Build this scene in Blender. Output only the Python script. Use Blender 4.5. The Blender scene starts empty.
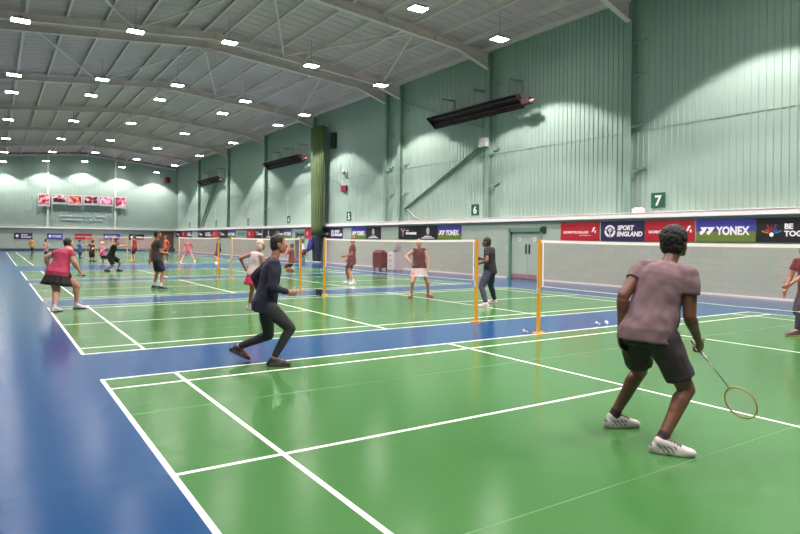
import bpy, math, random
from mathutils import Vector as V, Matrix, noise
random.seed(7)
sc = bpy.context.scene
COL = sc.collection
sc.view_settings.view_transform = 'Standard'
sc.view_settings.look = 'None'
sc.view_settings.gamma = 1.0
sc.view_settings.use_curve_mapping = False
sc.view_settings.exposure = 0.13

# ------------------------------------------------------------------ camera
CF, CYAW, CROLL = 604.14, math.radians(32.3), 0.0110
CP = V((-7.668, -7.010, 1.5235)); CSX, CSY = -24.2, -27.08
FW = V((math.sin(CYAW), math.cos(CYAW), 0)); RT = V((math.cos(CYAW), -math.sin(CYAW), 0)); UP = V((0, 0, 1))
R2 = RT*math.cos(CROLL) + UP*math.sin(CROLL); U2 = -RT*math.sin(CROLL) + UP*math.cos(CROLL)
cam = bpy.data.cameras.new('camera'); co = bpy.data.objects.new('camera', cam); COL.objects.link(co)
cam.sensor_width = 36.0; cam.sensor_fit = 'HORIZONTAL'; cam.lens = CF/800*36
cam.shift_x = -CSX/800; cam.shift_y = CSY/800
cam.clip_start = 0.05; cam.clip_end = 300
m = Matrix((R2, U2, -FW)).transposed().to_4x4(); m.translation = CP
co.matrix_world = m
sc.camera = co

def at_depth(px, py, d):
    return CP + FW*d + R2*((px-400-CSX)*d/CF) - U2*((py-267-CSY)*d/CF)
def on_floor(px, py):
    r = FW + R2*((px-400-CSX)/CF) - U2*((py-267-CSY)/CF)
    return CP + r*(-CP.z/r.z)
def depth_of(p): return (V(p)-CP).dot(FW)
def ang(a):
    a = math.radians(a); return FW*math.cos(a) + RT*math.sin(a)

# ------------------------------------------------------------------ materials
def lin(c):
    return tuple(((x/255)/12.92 if x/255 <= .04045 else ((x/255+.055)/1.055)**2.4) for x in c)
MATS = {}
KEEP = ('blue_sports', 'green_sports', 'white_line', 'vinyl', 'mint_', 'pale_steel', 'roof_', 'cream_', 'brown_net', 'lamp_', 'bounce_dark_cladding', 'yellow', 'white_tape', 'white_letter', 'door_frame', 'faint_letter', 'pale_post')
def mat(name, rgb, rough=.5, metal=0., var=0., vscale=4., bump=0., bscale=60., spec=.5, sheen=0., emit=None, estr=0., linear=False, coat=0.):
    if name in MATS: return MATS[name]
    M = bpy.data.materials.new(name); M.use_nodes = True; nt = M.node_tree; b = nt.nodes['Principled BSDF']
    c = rgb if linear else lin(rgb)
    if not name.startswith(KEEP): c = tuple(x*.62 for x in c)
    b.inputs['Base Color'].default_value = (*c, 1); b.inputs['Roughness'].default_value = rough
    b.inputs['Metallic'].default_value = metal; b.inputs['Specular IOR Level'].default_value = spec
    if sheen: b.inputs['Sheen Weight'].default_value = sheen
    if coat: b.inputs['Coat Weight'].default_value = coat
    if emit:
        b.inputs['Emission Color'].default_value = (*emit, 1); b.inputs['Emission Strength'].default_value = estr
    tc = nt.nodes.new('ShaderNodeTexCoord')
    if var:
        n = nt.nodes.new('ShaderNodeTexNoise'); n.inputs['Scale'].default_value = vscale; n.inputs['Detail'].default_value = 4
        nt.links.new(tc.outputs['Object'], n.inputs['Vector'])
        mx = nt.nodes.new('ShaderNodeMix'); mx.data_type = 'RGBA'
        mx.inputs[6].default_value = (*[x*(1-var) for x in c], 1); mx.inputs[7].default_value = (*[min(1, x*(1+var)) for x in c], 1)
        nt.links.new(n.outputs['Fac'], mx.inputs[0]); nt.links.new(mx.outputs[2], b.inputs['Base Color'])
    if bump:
        n2 = nt.nodes.new('ShaderNodeTexNoise'); n2.inputs['Scale'].default_value = bscale; n2.inputs['Detail'].default_value = 3
        nt.links.new(tc.outputs['Object'], n2.inputs['Vector'])
        bp = nt.nodes.new('ShaderNodeBump'); bp.inputs['Strength'].default_value = bump; bp.inputs['Distance'].default_value = .01
        nt.links.new(n2.outputs['Fac'], bp.inputs['Height']); nt.links.new(bp.outputs['Normal'], b.inputs['Normal'])
    MATS[name] = M
    return M
def brick_mat():
    M = bpy.data.materials.new('painted_blockwork'); M.use_nodes = True; nt = M.node_tree; b = nt.nodes['Principled BSDF']
    tc = nt.nodes.new('ShaderNodeTexCoord'); sp = nt.nodes.new('ShaderNodeSeparateXYZ'); cb = nt.nodes.new('ShaderNodeCombineXYZ')
    ad = nt.nodes.new('ShaderNodeMath'); ad.operation = 'ADD'
    nt.links.new(tc.outputs['Object'], sp.inputs[0]); nt.links.new(sp.outputs['X'], ad.inputs[0]); nt.links.new(sp.outputs['Y'], ad.inputs[1])
    nt.links.new(ad.outputs[0], cb.inputs['X']); nt.links.new(sp.outputs['Z'], cb.inputs['Y'])
    br = nt.nodes.new('ShaderNodeTexBrick'); br.inputs['Scale'].default_value = 1
    br.inputs['Brick Width'].default_value = .45; br.inputs['Row Height'].default_value = .225; br.inputs['Mortar Size'].default_value = .008
    br.inputs['Mortar Smooth'].default_value = .3
    c1 = lin(WALL_LOW); br.inputs['Color1'].default_value = (*c1, 1); br.inputs['Color2'].default_value = (*[x*.93 for x in c1], 1)
    br.inputs['Mortar'].default_value = (*[x*.84 for x in c1], 1)
    nt.links.new(cb.outputs[0], br.inputs['Vector']); nt.links.new(br.outputs['Color'], b.inputs['Base Color'])
    bp = nt.nodes.new('ShaderNodeBump'); bp.inputs['Strength'].default_value = .2; bp.inputs['Distance'].default_value = .01; bp.invert = True
    nt.links.new(br.outputs['Fac'], bp.inputs['Height']); nt.links.new(bp.outputs['Normal'], b.inputs['Normal'])
    b.inputs['Roughness'].default_value = .55
    return M
WALL_LOW = (146, 160, 147)
WALL_UP = (151, 173, 161)
M_FLOORBLUE = mat('blue_sports_vinyl', (15, 62, 106), .18, var=.05, vscale=1.2, bump=.04, bscale=120)
M_FLOORGREEN = mat('green_sports_vinyl', (60, 106, 56), .16, var=.05, vscale=1.1, bump=.04, bscale=120)
M_LINE = mat('white_line_paint', (222, 222, 214), .3)
M_SEAM = mat('vinyl_weld', (76, 118, 72), .3)
M_BRICK = brick_mat()
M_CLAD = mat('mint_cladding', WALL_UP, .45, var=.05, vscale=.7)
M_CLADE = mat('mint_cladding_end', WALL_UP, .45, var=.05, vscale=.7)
M_CLADL = mat('bounce_dark_cladding', (70, 96, 82), .6, var=.05, vscale=.7)  # unseen left and back walls, colour darkened to cut light bounced into the hall
M_STEELG = mat('mint_steel', (132, 160, 144), .45)
M_STEELW = mat('pale_steel', (216, 198, 192), .5)
M_ROOF = mat('roof_sheet', (192, 168, 168), .6, var=.04, vscale=.8)
M_LEDGE = mat('cream_trunking', (238, 228, 224), .45)
M_YEL = mat('yellow_paint', (206, 144, 30), .35)
M_BLACK = mat('black_rubber', (24, 24, 26), .6)
M_WHITE = mat('white_plastic', (235, 233, 230), .4)
M_TAPE = mat('white_tape', (240, 232, 224), .7)
M_NETCORD = mat('brown_net_cord', (186, 120, 116), .8)
M_DKBROWN = mat('dark_brown_enamel', (52, 30, 32), .5)
M_TUBE = mat('heater_tube', (96, 62, 60), .45, metal=.5)
M_GALV = mat('galvanised_steel', (150, 150, 148), .4, metal=.7)
M_OLIVE = mat('olive_curtain_cloth', (96, 118, 70), .9, var=.08, vscale=3)
M_NAVY = mat('navy_curtain_cloth', (44, 56, 74), .9)
M_RED = mat('banner_red', (200, 26, 48), .5)
M_BNAVY = mat('banner_navy', (46, 38, 84), .5)
M_BBLUE = mat('banner_blue', (70, 66, 168), .5)
M_BGREEN = mat('banner_green', (112, 138, 52), .5)
M_BBLACK = mat('banner_black', (24, 20, 24), .5)
M_LETTER = mat('white_letter', (222, 220, 218), .5)
M_SIGNG = mat('sign_green', (28, 104, 78), .5)
M_CORK = mat('cork_white', (236, 230, 220), .6)
M_LAMP = mat('lamp_diffuser', (255, 255, 255), .5, emit=(1, .93, .9), estr=38)
M_LAMPBODY = mat('lamp_housing', (170, 168, 164), .5)

# ------------------------------------------------------------------ mesh builder
class MB:
    def __init__(s): s.v = []; s.f = []; s.m = []
    def add(s, vs, fs, mi=0):
        o = len(s.v); s.v += [tuple(p) for p in vs]; s.f += [tuple(i+o for i in f) for f in fs]; s.m += [mi]*len(fs)
    def box(s, x0, x1, y0, y1, z0, z1, mi=0):
        s.add([(x0,y0,z0),(x1,y0,z0),(x1,y1,z0),(x0,y1,z0),(x0,y0,z1),(x1,y0,z1),(x1,y1,z1),(x0,y1,z1)],
              [(0,3,2,1),(4,5,6,7),(0,1,5,4),(1,2,6,5),(2,3,7,6),(3,0,4,7)], mi)
    def bar(s, a, b, w, h, up=(0,0,1), mi=0):
        a, b = V(a), V(b); d = (b-a).normalized(); r = d.cross(V(up))
        if r.length < 1e-4: r = V((1,0,0))
        r.normalize(); u = r.cross(d)
        vs = [p + r*(sx*w/2) + u*(sz*h/2) for p in (a, b) for sx, sz in ((-1,-1),(1,-1),(1,1),(-1,1))]
        s.add(vs, [(0,1,2,3),(4,7,6,5),(0,4,5,1),(1,5,6,2),(2,6,7,3),(3,7,4,0)], mi)
    def tube(s, a, b, r0, r1=None, n=10, mi=0, cap=True):
        r1 = r0 if r1 is None else r1
        a, b = V(a), V(b); d = (b-a).normalized(); x = d.orthogonal().normalized(); y = d.cross(x)
        vs = [p + (x*math.cos(2*math.pi*i/n) + y*math.sin(2*math.pi*i/n))*r for p, r in ((a, r0), (b, r1)) for i in range(n)]
        fs = [(i, (i+1) % n, n+(i+1) % n, n+i) for i in range(n)]
        if cap: fs += [tuple(range(n-1, -1, -1)), tuple(range(n, 2*n))]
        s.add(vs, fs, mi)
    def path(s, pts, r, n=6, closed=False, mi=0):
        pts = [V(p) for p in pts]; N = len(pts); vs = []; 
        up = None
        for i, p in enumerate(pts):
            t = (pts[(i+1) % N] - pts[i-1]) if (closed or 0 < i < N-1) else (pts[1]-pts[0] if i == 0 else pts[-1]-pts[-2])
            t.normalize()
            if up is None: up = t.orthogonal().normalized()
            up = (up - t*up.dot(t)).normalized(); y = t.cross(up)
            vs += [p + (up*math.cos(2*math.pi*k/n) + y*math.sin(2*math.pi*k/n))*r for k in range(n)]
        fs = []
        for i in range(N if closed else N-1):
            j = (i+1) % N
            fs += [(i*n+k, i*n+(k+1) % n, j*n+(k+1) % n, j*n+k) for k in range(n)]
        if not closed: fs += [tuple(range(n-1, -1, -1)), tuple(range((N-1)*n, N*n))]
        s.add(vs, fs, mi)
    def lathe(s, prof, c, n=16, mi=0, axis='z'):
        c = V(c); vs = []; fs = []
        for r, h in prof:
            for k in range(n):
                a = 2*math.pi*k/n; x, y = r*math.cos(a), r*math.sin(a)
                vs.append(c + (V((x, y, h)) if axis == 'z' else V((h, x, y)) if axis == 'x' else V((y, h, x))))
        for i in range(len(prof)-1):
            fs += [(i*n+k, i*n+(k+1) % n, (i+1)*n+(k+1) % n, (i+1)*n+k) for k in range(n)]
        fs += [tuple(range(n-1, -1, -1)), tuple(range((len(prof)-1)*n, len(prof)*n))]
        s.add(vs, fs, mi)
    def prism(s, poly, frame, t, mi=0):
        """poly: 2D points in (x,y) of frame 4x4, extruded by t along frame z"""
        n = len(poly)
        vs = [frame @ V((x, y, 0)) for x, y in poly] + [frame @ V((x, y, t)) for x, y in poly]
        s.add(vs, [tuple(range(n-1, -1, -1)), tuple(range(n, 2*n))] + [(i, (i+1) % n, n+(i+1) % n, n+i) for i in range(n)], mi)
    def build(s, name, mats, parent=None, origin=None, smooth=False):
        if not isinstance(mats, (list, tuple)): mats = [mats]
        if parent is not None:
            off = V((0, 0, 0)); q = parent
            while q is not None: off += q.location; q = q.parent
        else: off = V(origin) if origin else V((0, 0, 0))
        me = bpy.data.meshes.new(name)
        me.from_pydata([tuple(V(p)-off) for p in s.v], [], s.f)
        for M in mats: me.materials.append(M)
        if len(mats) > 1: me.polygons.foreach_set('material_index', s.m)
        if smooth: me.polygons.foreach_set('use_smooth', [True]*len(me.polygons))
        me.update()
        o = bpy.data.objects.new(name, me); COL.objects.link(o)
        if parent is not None: o.parent = parent
        else: o.location = off
        return o
ORG = {}
def tag(o, label=None, cat=None, group=None, kind=None):
    if label: o['label'] = label
    if cat: o['category'] = cat
    if group: o['group'] = group
    if kind: o['kind'] = kind
    return o
def thing(name, label, cat, loc, group=None):
    o = bpy.data.objects.new(name, None); COL.objects.link(o); o.location = loc
    o.empty_display_size = .2
    return tag(o, label, cat, group)
def struct(name, mb, mats, origin=None):
    return tag(mb.build(name, mats, origin=origin), kind='structure')
def copy_tree(o, parent=None):
    c = o.copy(); COL.objects.link(c); c.parent = parent
    for ch in list(o.children): copy_tree(ch, c)
    return c
def bevel(o, w=.01, seg=2):
    b = o.modifiers.new('bevel', 'BEVEL'); b.width = w; b.segments = seg; b.limit_method = 'ANGLE'
    return o
ORD = ['zeroth', 'first', 'second', 'third', 'fourth', 'fifth', 'sixth', 'seventh', 'eighth', 'ninth', 'tenth', 'eleventh', 'twelfth', 'thirteenth', 'fourteenth']
def text(body, size, frame, M, parent, name='lettering', bold=.0, depth=.004, align='LEFT', sx=1.0, shear=0.):
    cu = bpy.data.curves.new('tmp', 'FONT'); cu.body = body; cu.size = size; cu.extrude = depth; cu.offset = bold; cu.align_x = align; cu.shear = shear
    cu.resolution_u = 3
    t = bpy.data.objects.new('tmp', cu); COL.objects.link(t)
    dg = bpy.context.evaluated_depsgraph_get(); dg.update()
    me = bpy.data.meshes.new_from_object(t.evaluated_get(dg))
    bpy.data.objects.remove(t); bpy.data.curves.remove(cu)
    me.transform(Matrix.Translation(-parent.location) @ frame @ Matrix.Diagonal((sx, 1, 1, 1)))
    me.name = name; me.materials.clear(); me.materials.append(M)
    o = bpy.data.objects.new(name, me); COL.objects.link(o); o.parent = parent
    return o
def wall_frame(y, z, x):      # on the right wall: reads along -Y, faces -X
    return Matrix(((0, 0, -1, x), (-1, 0, 0, y), (0, 1, 0, z), (0, 0, 0, 1)))
def end_frame(x, z, y):       # on the end wall: reads along +X, faces -Y
    return Matrix(((1, 0, 0, x), (0, 0, -1, y), (0, 1, 0, z), (0, 0, 0, 1)))
SPOT_W = 2500
# ------------------------------------------------------------------ people
class Vol:
    def __init__(s): s.v = []; s.f = []
    def add(s, vs, fs):
        o = len(s.v); s.v += [tuple(p) for p in vs]; s.f += [tuple(i+o for i in f) for f in fs]
    def rings(s, rings):
        n = len(rings[0]); vs = [p for r in rings for p in r]; fs = []
        for i in range(len(rings)-1):
            fs += [(i*n+k, i*n+(k+1) % n, (i+1)*n+(k+1) % n, (i+1)*n+k) for k in range(n)]
        fs += [tuple(range(n-1, -1, -1)), tuple(range((len(rings)-1)*n, len(rings)*n))]
        s.add(vs, fs)
    def cap(s, a, b, ra, rb, n=14):
        a, b = V(a), V(b); d = b-a
        if d.length < 1e-5: d = V((0, 0, 1e-4)); b = a+d
        d = d.normalized(); x = d.orthogonal().normalized(); y = d.cross(x); R = []
        for t in (-88, -60, -30, 0): 
            t = math.radians(t); R.append([a + d*(ra*math.sin(t)) + (x*math.cos(2*math.pi*k/n)+y*math.sin(2*math.pi*k/n))*(ra*math.cos(t)) for k in range(n)])
        for t in (0, 30, 60, 88):
            t = math.radians(t); R.append([b + d*(rb*math.sin(t)) + (x*math.cos(2*math.pi*k/n)+y*math.sin(2*math.pi*k/n))*(rb*math.cos(t)) for k in range(n)])
        s.rings(R)
    def ell(s, c, ax, rad, n=16, m=10):
        c = V(c); R = []
        for i in range(m+1):
            t = math.radians(-88+176*i/m)
            R.append([c + ax[2]*(rad[2]*math.sin(t)) + (ax[0]*(rad[0]*math.cos(2*math.pi*k/n)) + ax[1]*(rad[1]*math.sin(2*math.pi*k/n)))*math.cos(t) for k in range(n)])
        s.rings(R)
    def fru(s, secs, n=20):
        """secs: (centre, xaxis*rx, yaxis*ry)"""
        s.rings([[V(c) + x*math.cos(2*math.pi*k/n) + y*math.sin(2*math.pi*k/n) for k in range(n)] for c, x, y in secs])
def remesh(vol, vox, it, name, mats, base, parent=None, wrinkle=0., wfreq=9., post=None, smooth=True):
    me = bpy.data.meshes.new('tmp'); me.from_pydata(vol.v, [], vol.f)
    t = bpy.data.objects.new('tmp', me); COL.objects.link(t)
    r = t.modifiers.new('r', 'REMESH'); r.mode = 'VOXEL'; r.voxel_size = vox; r.adaptivity = 0
    if it:
        q = t.modifiers.new('s', 'SMOOTH'); q.factor = .5; q.iterations = it
    dg = bpy.context.evaluated_depsgraph_get(); dg.update()
    nm = bpy.data.meshes.new_from_object(t.evaluated_get(dg)); nm.name = name
    bpy.data.objects.remove(t); bpy.data.meshes.remove(me)
    if wrinkle:
        out = []
        for v in nm.vertices:
            p = v.co*wfreq
            k = noise.noise(p) + .6*noise.noise(V((p.x*2.1, p.y*2.1, p.z*1.1)) + V((5, 3, 1)))
            out.extend(v.co + v.normal*(k*wrinkle))
        nm.vertices.foreach_set('co', out)
    nm.materials.clear()
    for M in mats: nm.materials.append(M)
    if post: post(nm)
    nm.transform(Matrix.Translation(-base))
    if smooth: nm.polygons.foreach_set('use_smooth', [True]*len(nm.polygons))
    nm.update()
    o = bpy.data.objects.new(name, nm); COL.objects.link(o)
    if parent: o.parent = parent
    else: o.location = base
    return o
def ik(a, b, l1, l2, pole):
    d = b-a; L = d.length; k = l1+l2
    if L >= k*.995: return a + d*(l1/k)
    if L < abs(l1-l2)+.01: L = abs(l1-l2)+.01
    dn = d.normalized(); x = (l1*l1 - l2*l2 + L*L)/(2*L); h = math.sqrt(max(0, l1*l1-x*x))
    p = pole - dn*pole.dot(dn)
    if p.length < 1e-4: p = dn.orthogonal()
    return a + dn*x + p.normalized()*h
def lerp(a, b, t): return a + (b-a)*t
def hand_vol(vol, W, d, n, side, s, curl, fr):
    """wrist W, pointing d, palm normal n, side vector to the thumb"""
    d = d.normalized(); n = (n - d*n.dot(d)).normalized(); lat = n.cross(d)
    if lat.dot(side) < 0: lat = -lat
    vol.ell(W + d*.048*s, (lat, d, n), (.041*s, .056*s, .018*s))
    vol.cap(W - d*.02*s, W + d*.02*s, .026*s, .026*s)
    for k, (o, L) in enumerate(((.030, .078), (.010, .088), (-.010, .082), (-.029, .064))):
        p = W + d*(.09 - .004*abs(k-1.3))*s + lat*o*s; a = 0
        for j, frac in enumerate((.45, .32, .23)):
            a += curl*(.8 if j == 0 else 1.0)
            dd = d*math.cos(a) + n*math.sin(a); q = p + dd*(L*frac*s)
            vol.cap(p, q, fr*(1-.08*j), fr*(.96-.08*j), 8); p = q
    p = W + d*.03*s + lat*.034*s
    for j, L in enumerate((.042, .034, .028)):
        dd = (lat*(.75-.35*j) + d*(.6+.15*j) + n*(.25+.35*j*min(1, curl*1.5))).normalized(); q = p + dd*L*s
        vol.cap(p, q, fr*1.15, fr*(1.1-.1*j), 8); p = q
SKIN = {'light': mat('skin_light', (218, 160, 138), .55, var=.06, vscale=14), 'tan': mat('skin_tan', (196, 128, 100), .55, var=.06, vscale=14),
        'brown': mat('skin_brown', (122, 76, 56), .5, var=.08, vscale=14)}
EYE_W = mat('eye_white', (235, 232, 228), .2); EYE_D = mat('eye_iris', (40, 28, 22), .15); LIPS = mat('lips', (168, 92, 84), .5)
def person(label, base, H, feet, pelvis, neck, head, torso_a, pelvis_a, head_a, hands, cl, skin='light', female=False, w=1., vox=.011,
           head_pitch=0., elbow=None, knee_out=.15, curl=.35, hair=('short', (30, 24, 22)), palm=None, lean_roll=0.):
    base = V((base[0], base[1], 0)); D = depth_of(base); s = H/1.75; Z = V((0, 0, 1))
    P = at_depth(pelvis[0], pelvis[1], D+pelvis[2]); N = at_depth(neck[0], neck[1], D+neck[2])
    u = (N-P).normalized()
    tl = .50*s
    N = P + u*min(max((N-P).length, tl*.92), tl*1.12)
    f0 = ang(torso_a); r = f0.cross(u).normalized(); f = u.cross(r).normalized()
    pf = ang(pelvis_a); rp = pf.cross(Z).normalized(); up_ = (u*.4+Z*.6).normalized(); pf = up_.cross(rp).normalized()
    if head: Hc = at_depth(head[0], head[1], D+head[2])
    else: Hc = N + u*.10*s + Z*.07*s + ang(head_a)*.02*s
    dv = Hc-N; Hc = N + dv.normalized()*min(max(dv.length, .15*s), .20*s)
    hf = ang(head_a); hr = hf.cross(Z).normalized(); cp, sp_ = math.cos(math.radians(head_pitch)), math.sin(math.radians(head_pitch))
    hu = Z*cp - hf*sp_; hf = hf*cp + Z*sp_
    shw = (.150 if female else .172)*s; hipw = .092*s
    sh = {'L': N - u*.05*s - r*shw, 'R': N - u*.05*s + r*shw}
    hip = {'L': P - rp*hipw, 'R': P + rp*hipw}
    UA, FA, TH, SK = .30*s, .255*s, .435*s, .415*s
    an, toe, gr = {}, {}, {}
    for k in 'LR':
        px, py, lift, a = feet[k]; g = on_floor(px, py); g.z = 0
        gr[k] = g; toe[k] = ang(a)
        an[k] = g + Z*(.085*s + lift) 
        dl = an[k]-hip[k]
        if dl.length > (TH+SK)*1.02: 
            hv = (TH+SK)*1.02
    # keep the pelvis within reach of both ankles
    drop = 0
    for _ in range(40):
        if all((an[k]-(hip[k]-Z*drop)).length <= (TH+SK)*.998 for k in 'LR'): break
        drop += .01
    if drop:
        for d_ in (hip, sh):
            for k in 'LR': d_[k] = d_[k] - Z*drop
        P = P-Z*drop; N = N-Z*drop; Hc = Hc-Z*drop
    kn = {}
    for k in 'LR':
        pole = pf*1.0 + toe[k]*.6 + rp*(knee_out if k == 'R' else -knee_out)
        kn[k] = ik(hip[k], an[k], TH, SK, pole)
    wr, el = {}, {}
    for k in 'LR':
        hx = hands[k]
        wr[k] = at_depth(hx[0], hx[1], D+hx[2]-0) - Z*drop*0
        d = wr[k]-sh[k]
        if d.length > (UA+FA)*.99: wr[k] = sh[k] + d.normalized()*(UA+FA)*.99
        e = (elbow or {}).get(k, (.5, -.6, -.7)); sg = 1 if k == 'R' else -1
        el[k] = ik(sh[k], wr[k], UA, FA, r*(e[0]*sg) + f*e[1] + Z*e[2])
    fr = max(.0085*s, vox*1.0)
    B = Vol(); T3 = (r, f, u); P3 = (rp, pf, up_)
    B.ell(P + up_*.03*s, P3, (.155*s*w, .11*s*w, .115*s))
    for sg in (-1, 1): B.ell(P - pf*.030*s*w + rp*(.066*s*sg) - up_*.01*s, P3, (.080*s*w, .078*s*w, .085*s))
    B.ell(lerp(P, N, .38), T3, (.135*s*w, .098*s*w, .17*s)); B.ell(lerp(P, N, .70), T3, ((.145 if female else .16)*s*w, .108*s*w, .17*s))
    if female:
        for sg in (-1, 1): B.ell(lerp(P, N, .68) + f*.075*s + r*(.065*s*sg), T3, (.06*s, .055*s, .06*s))
    B.ell(N - u*.06*s, T3, (.155*s, .07*s, .06*s))
    B.cap(N - u*.05*s, Hc - hu*.05*s - hf*.015*s, .055*s, .052*s)
    B.ell(Hc + hu*.022*s - hf*.01*s, (hr, hf, hu), (.074*s, .094*s, .088*s))
    B.ell(Hc - hu*.035*s + hf*.022*s, (hr, hf, hu), (.059*s, .066*s, .078*s))
    B.ell(Hc - hu*.093*s + hf*.055*s, (hr, hf, hu), (.03*s, .026*s, .023*s))
    B.ell(Hc + hu*.022*s + hf*.074*s, (hr, hf, hu), (.048*s, .017*s, .013*s))
    B.cap(Hc + hf*.084*s, Hc - hu*.032*s + hf*.1*s, max(.009*s, vox*.8), max(.014*s, vox))
    B.ell(Hc - hu*.064*s + hf*.078*s, (hr, hf, hu), (.024*s, .014*s, .012*s))
    for sg in (-1, 1): B.ell(Hc + hr*(.076*s*sg) - hu*.012*s, (hr, hf, hu), (max(.012*s, vox), .02*s, .031*s))
    for k, sg in (('L', -1), ('R', 1)):
        B.cap(N - u*.03*s, sh[k] + u*.005*s, .052*s, .052*s)
        B.cap(sh[k], el[k], .052*s*w, .041*s*w)
        B.cap(el[k], wr[k], .041*s*w, .027*s); B.cap(lerp(el[k], wr[k], .15), lerp(el[k], wr[k], .4), .044*s*w, .038*s*w)
        fd = (wr[k]-el[k]).normalized()
        pn = (palm or {}).get(k); pn = (r*pn[0] + f*pn[1] + Z*pn[2]) if pn else (r*(-sg))
        hand_vol(B, wr[k] + fd*.012*s, fd, pn, f + V((0, 0, .3)), s, (curl[k] if isinstance(curl, dict) else curl), fr)
        B.cap(hip[k], kn[k], .088*s*w, .056*s*w); B.cap(lerp(hip[k], kn[k], .2), lerp(hip[k], kn[k], .5), .086*s*w, .074*s*w)
        B.cap(kn[k], an[k], .053*s*w, .036*s)
        kb = (kn[k]-lerp(hip[k], an[k], .5)); bk = -(pf + toe[k]*.5).normalized()
        B.cap(lerp(kn[k], an[k], .18) + bk*.014*s, lerp(kn[k], an[k], .45) + bk*.008*s, .052*s*w, .042*s*w)
        tp = gr[k] + toe[k]*.15*s + Z*.035*s
        B.cap(an[k], tp, .036*s, .028*s)
    body = remesh(B, vox, 3, 'person', [SKIN[skin]], base)
    tag(body, label, 'person')
    body.name = 'person'
    # eyes and lips
    for sg in (-1, 1):
        e = MB(); c = Hc + hr*(.030*s*sg) + hu*.003*s + hf*.077*s; rr = .0125*s
        prof = [(rr*math.cos(math.radians(t)), rr*math.sin(math.radians(t))) for t in range(-90, 91, 15)]
        for i in range(len(prof)-1):
            vs = []
            for rad, h in prof[i:i+2]:
                vs += [c + hf*h + (hr*math.cos(2*math.pi*q/10) + hu*math.sin(2*math.pi*q/10))*rad for q in range(10)]
            e.add(vs, [(q, (q+1) % 10, 10+(q+1) % 10, 10+q) for q in range(10)], 1 if i >= 9 else 0)
        e.build('eye', [EYE_W, EYE_D], body, smooth=True)
    lm = MB(); c = Hc - hu*.064*s + hf*.091*s
    lm.add([c + hr*(.021*s*math.cos(t)) + hu*(.008*s*math.sin(t)) + hf*(.003*s-.006*s*abs(math.cos(t))) for t in [i*math.pi/6 for i in range(12)]] + [c + hf*.006*s],
           [(i, (i+1) % 12, 12) for i in range(12)] + [tuple(range(11, -1, -1))])
    lm.build('mouth', [LIPS], body, smooth=True)
    # hair
    style, hc = hair
    HM = mat('hair_%d_%d_%d' % hc, hc, .75, var=.25, vscale=60, bump=.4, bscale=220)
    h = Vol(); hx = (hr, hf, hu)
    g_ = 1.0 if style != 'afro' else 1.14
    h.ell(Hc + hu*.034*s - hf*.020*s, hx, (.083*s*g_, .094*s*g_, .090*s*g_))
    h.ell(Hc - hu*.015*s - hf*.045*s, hx, (.076*s*g_, .066*s*g_, .082*s*g_))
    if style == 'bun': h.ell(Hc + hu*.06*s - hf*.125*s, hx, (.042*s, .042*s, .042*s))
    if style == 'pony': h.cap(Hc + hu*.03*s - hf*.11*s, Hc - hu*.14*s - hf*.14*s, .033*s, .018*s)
    if style == 'bob':
        for sg in (-1, 0, 1): h.ell(Hc - hu*.05*s - hf*.04*s + hr*(.045*s*sg), hx, (.05*s, .06*s, .085*s))
    remesh(h, vox*.9, 2, 'hair', [HM], base, body, wrinkle=.005 if style != 'afro' else .008, wfreq=38)
    # clothes
    def fab(c, n='cloth'): return mat('%s_%d_%d_%d' % (n, *c), c, .85, var=.10, vscale=7, sheen=.0)
    cv = max(vox*1.1, .009)
    if 'top' in cl:
        name, colr, sl, hem = cl['top'][:4]           # sleeve: fraction of the whole arm
        t = Vol(); e = .016*s
        t.ell(lerp(P, N, .70), T3, (((.145 if female else .16)*w+.012)*s+e*.6, (.108*w)*s+e, .178*s))
        if female:
            for sg in (-1, 1): t.ell(lerp(P, N, .68) + f*.078*s + r*(.062*s*sg), T3, (.07*s, .065*s, .068*s))
        t.ell(N - u*.055*s, T3, (.160*s, .082*s, .062*s))
        lowc = P + up_*(.02-hem)*s
        t.fru([(lowc - pf*.006*s, rp*(.180*s*w+e), pf*(.142*s*w+e)), (P + up_*.015*s - pf*.006*s, rp*(.178*s*w+e), pf*(.140*s*w+e)), (lerp(P, N, .22), rp*(.168*s*w+e), pf*(.126*s*w+e)), (lerp(P, N, .42), r*(.148*s*w+e), f*(.108*s*w+e)), (lerp(P, N, .72), r*(.152*s*w+e), f*(.108*s*w+e)), (lerp(P, N, .86), r*(.13*s*w), f*(.09*s*w))])
        for k in 'LR':
            t.cap(N - u*.035*s, sh[k], .058*s, .062*s)
            if sl <= 0: continue
            a1 = min(sl/.54, 1.)
            d = (el[k]-sh[k]).normalized(); x = d.orthogonal().normalized(); y = d.cross(x)
            loose = .012*s if sl < .5 else .008*s
            end = lerp(sh[k], el[k], a1)
            t.fru([(sh[k]-d*.02*s, x*.055*s, y*.055*s), (lerp(sh[k], end, .4), x*(.056*s*w+loose), y*(.056*s*w+loose)), (end, x*(.048*s*w+loose*1.4), y*(.048*s*w+loose*1.4))])
            if sl > .6:
                end2 = lerp(el[k], wr[k], min(1, (sl-.54)/.46)*.97)
                t.cap(end, lerp(el[k], end2, .5), .053*s*w, .046*s*w); t.cap(lerp(el[k], end2, .5), end2, .046*s*w, .036*s)
        remesh(t, cv, 3, name, [fab(colr)], base, body, wrinkle=(.009 if vox < .0085 else .006), wfreq=10)
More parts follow.
